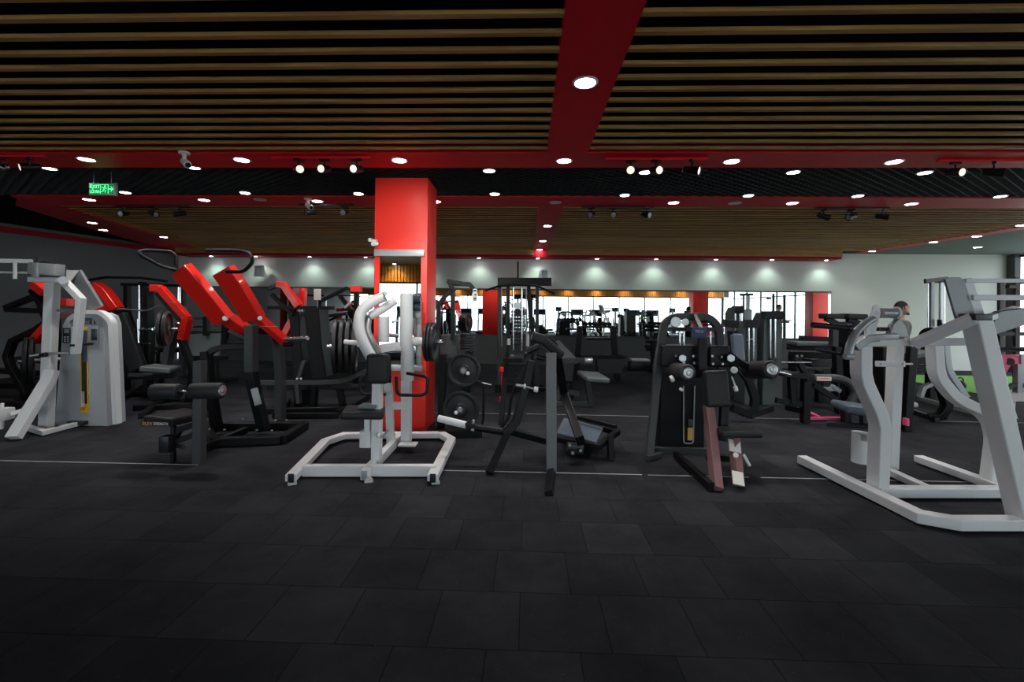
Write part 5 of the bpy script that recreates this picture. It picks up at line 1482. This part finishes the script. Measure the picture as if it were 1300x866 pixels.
# ================================================================ people
def skin_mesh(name, verts, edges, radii, m, parent, sub=2, root=0):
    me = bpy.data.meshes.new(name)
    org = ORG[parent]
    me.from_pydata([V(v) - V((0, 0, 0)) for v in verts], edges, [])
    o = bpy.data.objects.new(name, me); COL.objects.link(o); o.parent = parent; ORG[o] = org
    me.materials.append(M[m])
    sk = o.modifiers.new('skin', 'SKIN'); sk.use_smooth_shade = True
    for i, r in enumerate(radii):
        r = (r, r) if not isinstance(r, tuple) else r
        me.skin_vertices[0].data[i].radius = r
        me.skin_vertices[0].data[i].use_root = (i == root)
    sb = o.modifiers.new('sub', 'SUBSURF'); sb.levels = sub; sb.render_levels = sub
    return o
def person(loc, rz, shirt, label, pose='stand', group=None):
    t = thing('person', label, 'person', (0, 0, 0), group)
    # local: x right, -y forward, z up; 1.68 m tall
    vs, es, rs = [], [], []
    def ch(pts, frm=None):
        ids = []
        for (p, r) in pts:
            vs.append(p); rs.append(r); ids.append(len(vs) - 1)
            if len(ids) > 1: es.append((ids[-2], ids[-1]))
        if frm is not None: es.append((frm, ids[0]))
        return ids
    body = ch([((0, .01, .92), (.145, .10)), ((0, 0, 1.05), (.125, .09)), ((0, -.01, 1.2), (.145, .105)), ((0, 0, 1.34), (.15, .10)), ((0, .01, 1.42), (.08, .07)), ((0, 0, 1.48), .052), ((0, -.012, 1.53), .056)])
    for s in (-1, 1):
        ch([((.095 * s, .01, .84), .088), ((.10 * s, 0, .50), .058), ((.105 * s, .01, .46), .054), ((.105 * s, .02, .30), .055), ((.105 * s, .03, .09), .036), ((.11 * s, -.02, .045), .04), ((.115 * s, -.13, .035), .032)], body[0])
    arms = []
    hands = []
    for s in (-1, 1):
        if s > 0 and pose == 'reach' or pose == 'both':
            pts = [((.18 * s, .0, 1.37), .058), ((.225 * s, -.05, 1.12), .042), ((.20 * s, -.24, 1.08), .036), ((.17 * s, -.36, 1.12), .026), ((.16 * s, -.41, 1.13), .027)]
        else:
            pts = [((.18 * s, .0, 1.37), .058), ((.235 * s, .02, 1.10), .042), ((.245 * s, -.01, 1.05), .040), ((.25 * s, -.07, .86), .026), ((.25 * s, -.09, .80), .028)]
        ids = ch(pts, body[3]); hands.append((ids[-1], V(pts[-1][0]), (V(pts[-1][0]) - V(pts[-2][0])).normalized(), s))
    skin_mesh('body', vs, es, rs, 'skin', t)
    # fingers on each hand
    for hid, hp, hd, s in hands:
        v2, e2, r2 = [tuple(hp - hd * .02)], [], [.020]
        side = perp(hd, (0, 1, 0) if abs(hd.y) < .6 else (1, 0, 0))
        pn = side.cross(hd)
        for k, (off, L) in enumerate(((-.027, .062), (-.009, .072), (.009, .068), (.027, .052))):
            a = hp + side * off + hd * .025; b = a + hd * L * .55 + pn * .006; c = b + hd * L * .35 + pn * .018
            n = len(v2); v2 += [tuple(a), tuple(b), tuple(c)]; r2 += [.0095, .0085, .007]; e2 += [(0, n), (n, n + 1), (n + 1, n + 2)]
        a = hp + side * (-.03) ; b = a + side * (-.025) + hd * .02; c = b + hd * .028
        n = len(v2); v2 += [tuple(a), tuple(b), tuple(c)]; r2 += [.012, .010, .008]; e2 += [(0, n), (n, n + 1), (n + 1, n + 2)]
        skin_mesh('hand', v2, e2, r2, 'skin', t, 1)
    # head
    h = bmesh.new(); bmesh.ops.create_uvsphere(h, u_segments=24, v_segments=18, radius=1)
    for v in h.verts:
        x, y, z = v.co
        w = 1 - .22 * max(0, -z) - .06 * max(0, z)
        v.co = V((x * .076 * w, y * .094 * w - (.012 if z < -.3 and y < 0 else 0), z * .118))
        if y < -.75 and abs(x) < .25 and -.45 < z < .1: v.co.y -= .016 * (1 - abs(x) * 3)
        if y < -.5 and .05 < z < .3 and .15 < abs(x) < .6: v.co.y += .006
    hb_ = B(); hb_.add(h, Matrix.Translation((0, -.012, 1.615)))
    for s in (-1, 1):
        hb_.box((.078 * s, .0, 1.612), (.014, .035, .058), (0, 0, .3 * s), bev=.006)
    hd_ = hb_.link('head', 'skin', t)
    for s in (-1, 1):
        B().box((.030 * s, -.0985, 1.638), (.026, .008, .009), bev=.003).link('eye', 'dark', hd_)
        B().box((.030 * s, -.099, 1.655), (.034, .010, .006), bev=.002).link('eyebrow', 'hair', hd_)
    B().box((0, -.100, 1.562), (.042, .010, .010), bev=.004).link('mouth', 'maroon', hd_)
    hr = bmesh.new(); bmesh.ops.create_uvsphere(hr, u_segments=24, v_segments=16, radius=1)
    bmesh.ops.delete(hr, geom=[v for v in hr.verts if v.co.z < -.25 + (.62 if v.co.y < -.45 else 0)], context='VERTS')
    for v in hr.verts: v.co = V((v.co.x * .086, v.co.y * .104, v.co.z * .130))
    hq = B(); hq.add(hr, Matrix.Translation((0, -.004, 1.617)))
    o = hq.link('hair', 'hair', t)
    md = o.modifiers.new('solid', 'SOLIDIFY'); md.thickness = .012
    if pose == 'reach':
        B().box((0, -.094, 1.53), (.075, .04, .035), bev=.016).link('beard', 'hair', t)
    # clothes
    vs, es, rs = [], [], []
    b_ = ch([((0, .01, .90), (.16, .115)), ((0, 0, 1.05), (.145, .108)), ((0, -.01, 1.2), (.16, .118)), ((0, 0, 1.34), (.165, .112)), ((0, .005, 1.42), (.09, .08))])
    for s in (-1, 1):
        if s > 0 and pose == 'reach' or pose == 'both': e = (.22 * s, -.04, 1.16)
        else: e = (.23 * s, .015, 1.16)
        ch([((.175 * s, 0, 1.37), .068), (e, .056)], b_[3])
    skin_mesh('shirt', vs, es, rs, shirt, t)
    vs, es, rs = [], [], []
    b_ = ch([((0, .01, .97), (.15, .11)), ((0, .01, .88), (.155, .112))])
    for s in (-1, 1):
        ch([((.095 * s, .01, .80), .096), ((.10 * s, 0, .48), .070), ((.105 * s, .025, .12), .052)], b_[1])
    skin_mesh('trousers', vs, es, rs, 'trousers', t)
    for s in (-1, 1):
        B().box((.112 * s, -.055, .04), (.10, .27, .08), bev=.03, seg=3).link('shoe', 'shoe', t)
    t.location = loc; t.rotation_euler = (0, 0, rz)
    return t
pm = P(1143.5, 400, 7.2)
po = person((pm.x, 7.2, 0), 1.25, 'greyshirt', 'bearded man in grey T-shirt standing by the white wall, one hand reaching forward', 'reach')
po.scale = (.92, .92, .92)
person((9.9, 5.4, 0), 2.6, 'orangeshirt', 'person in orange shirt seen only in the mirror, near the red pier', 'both')
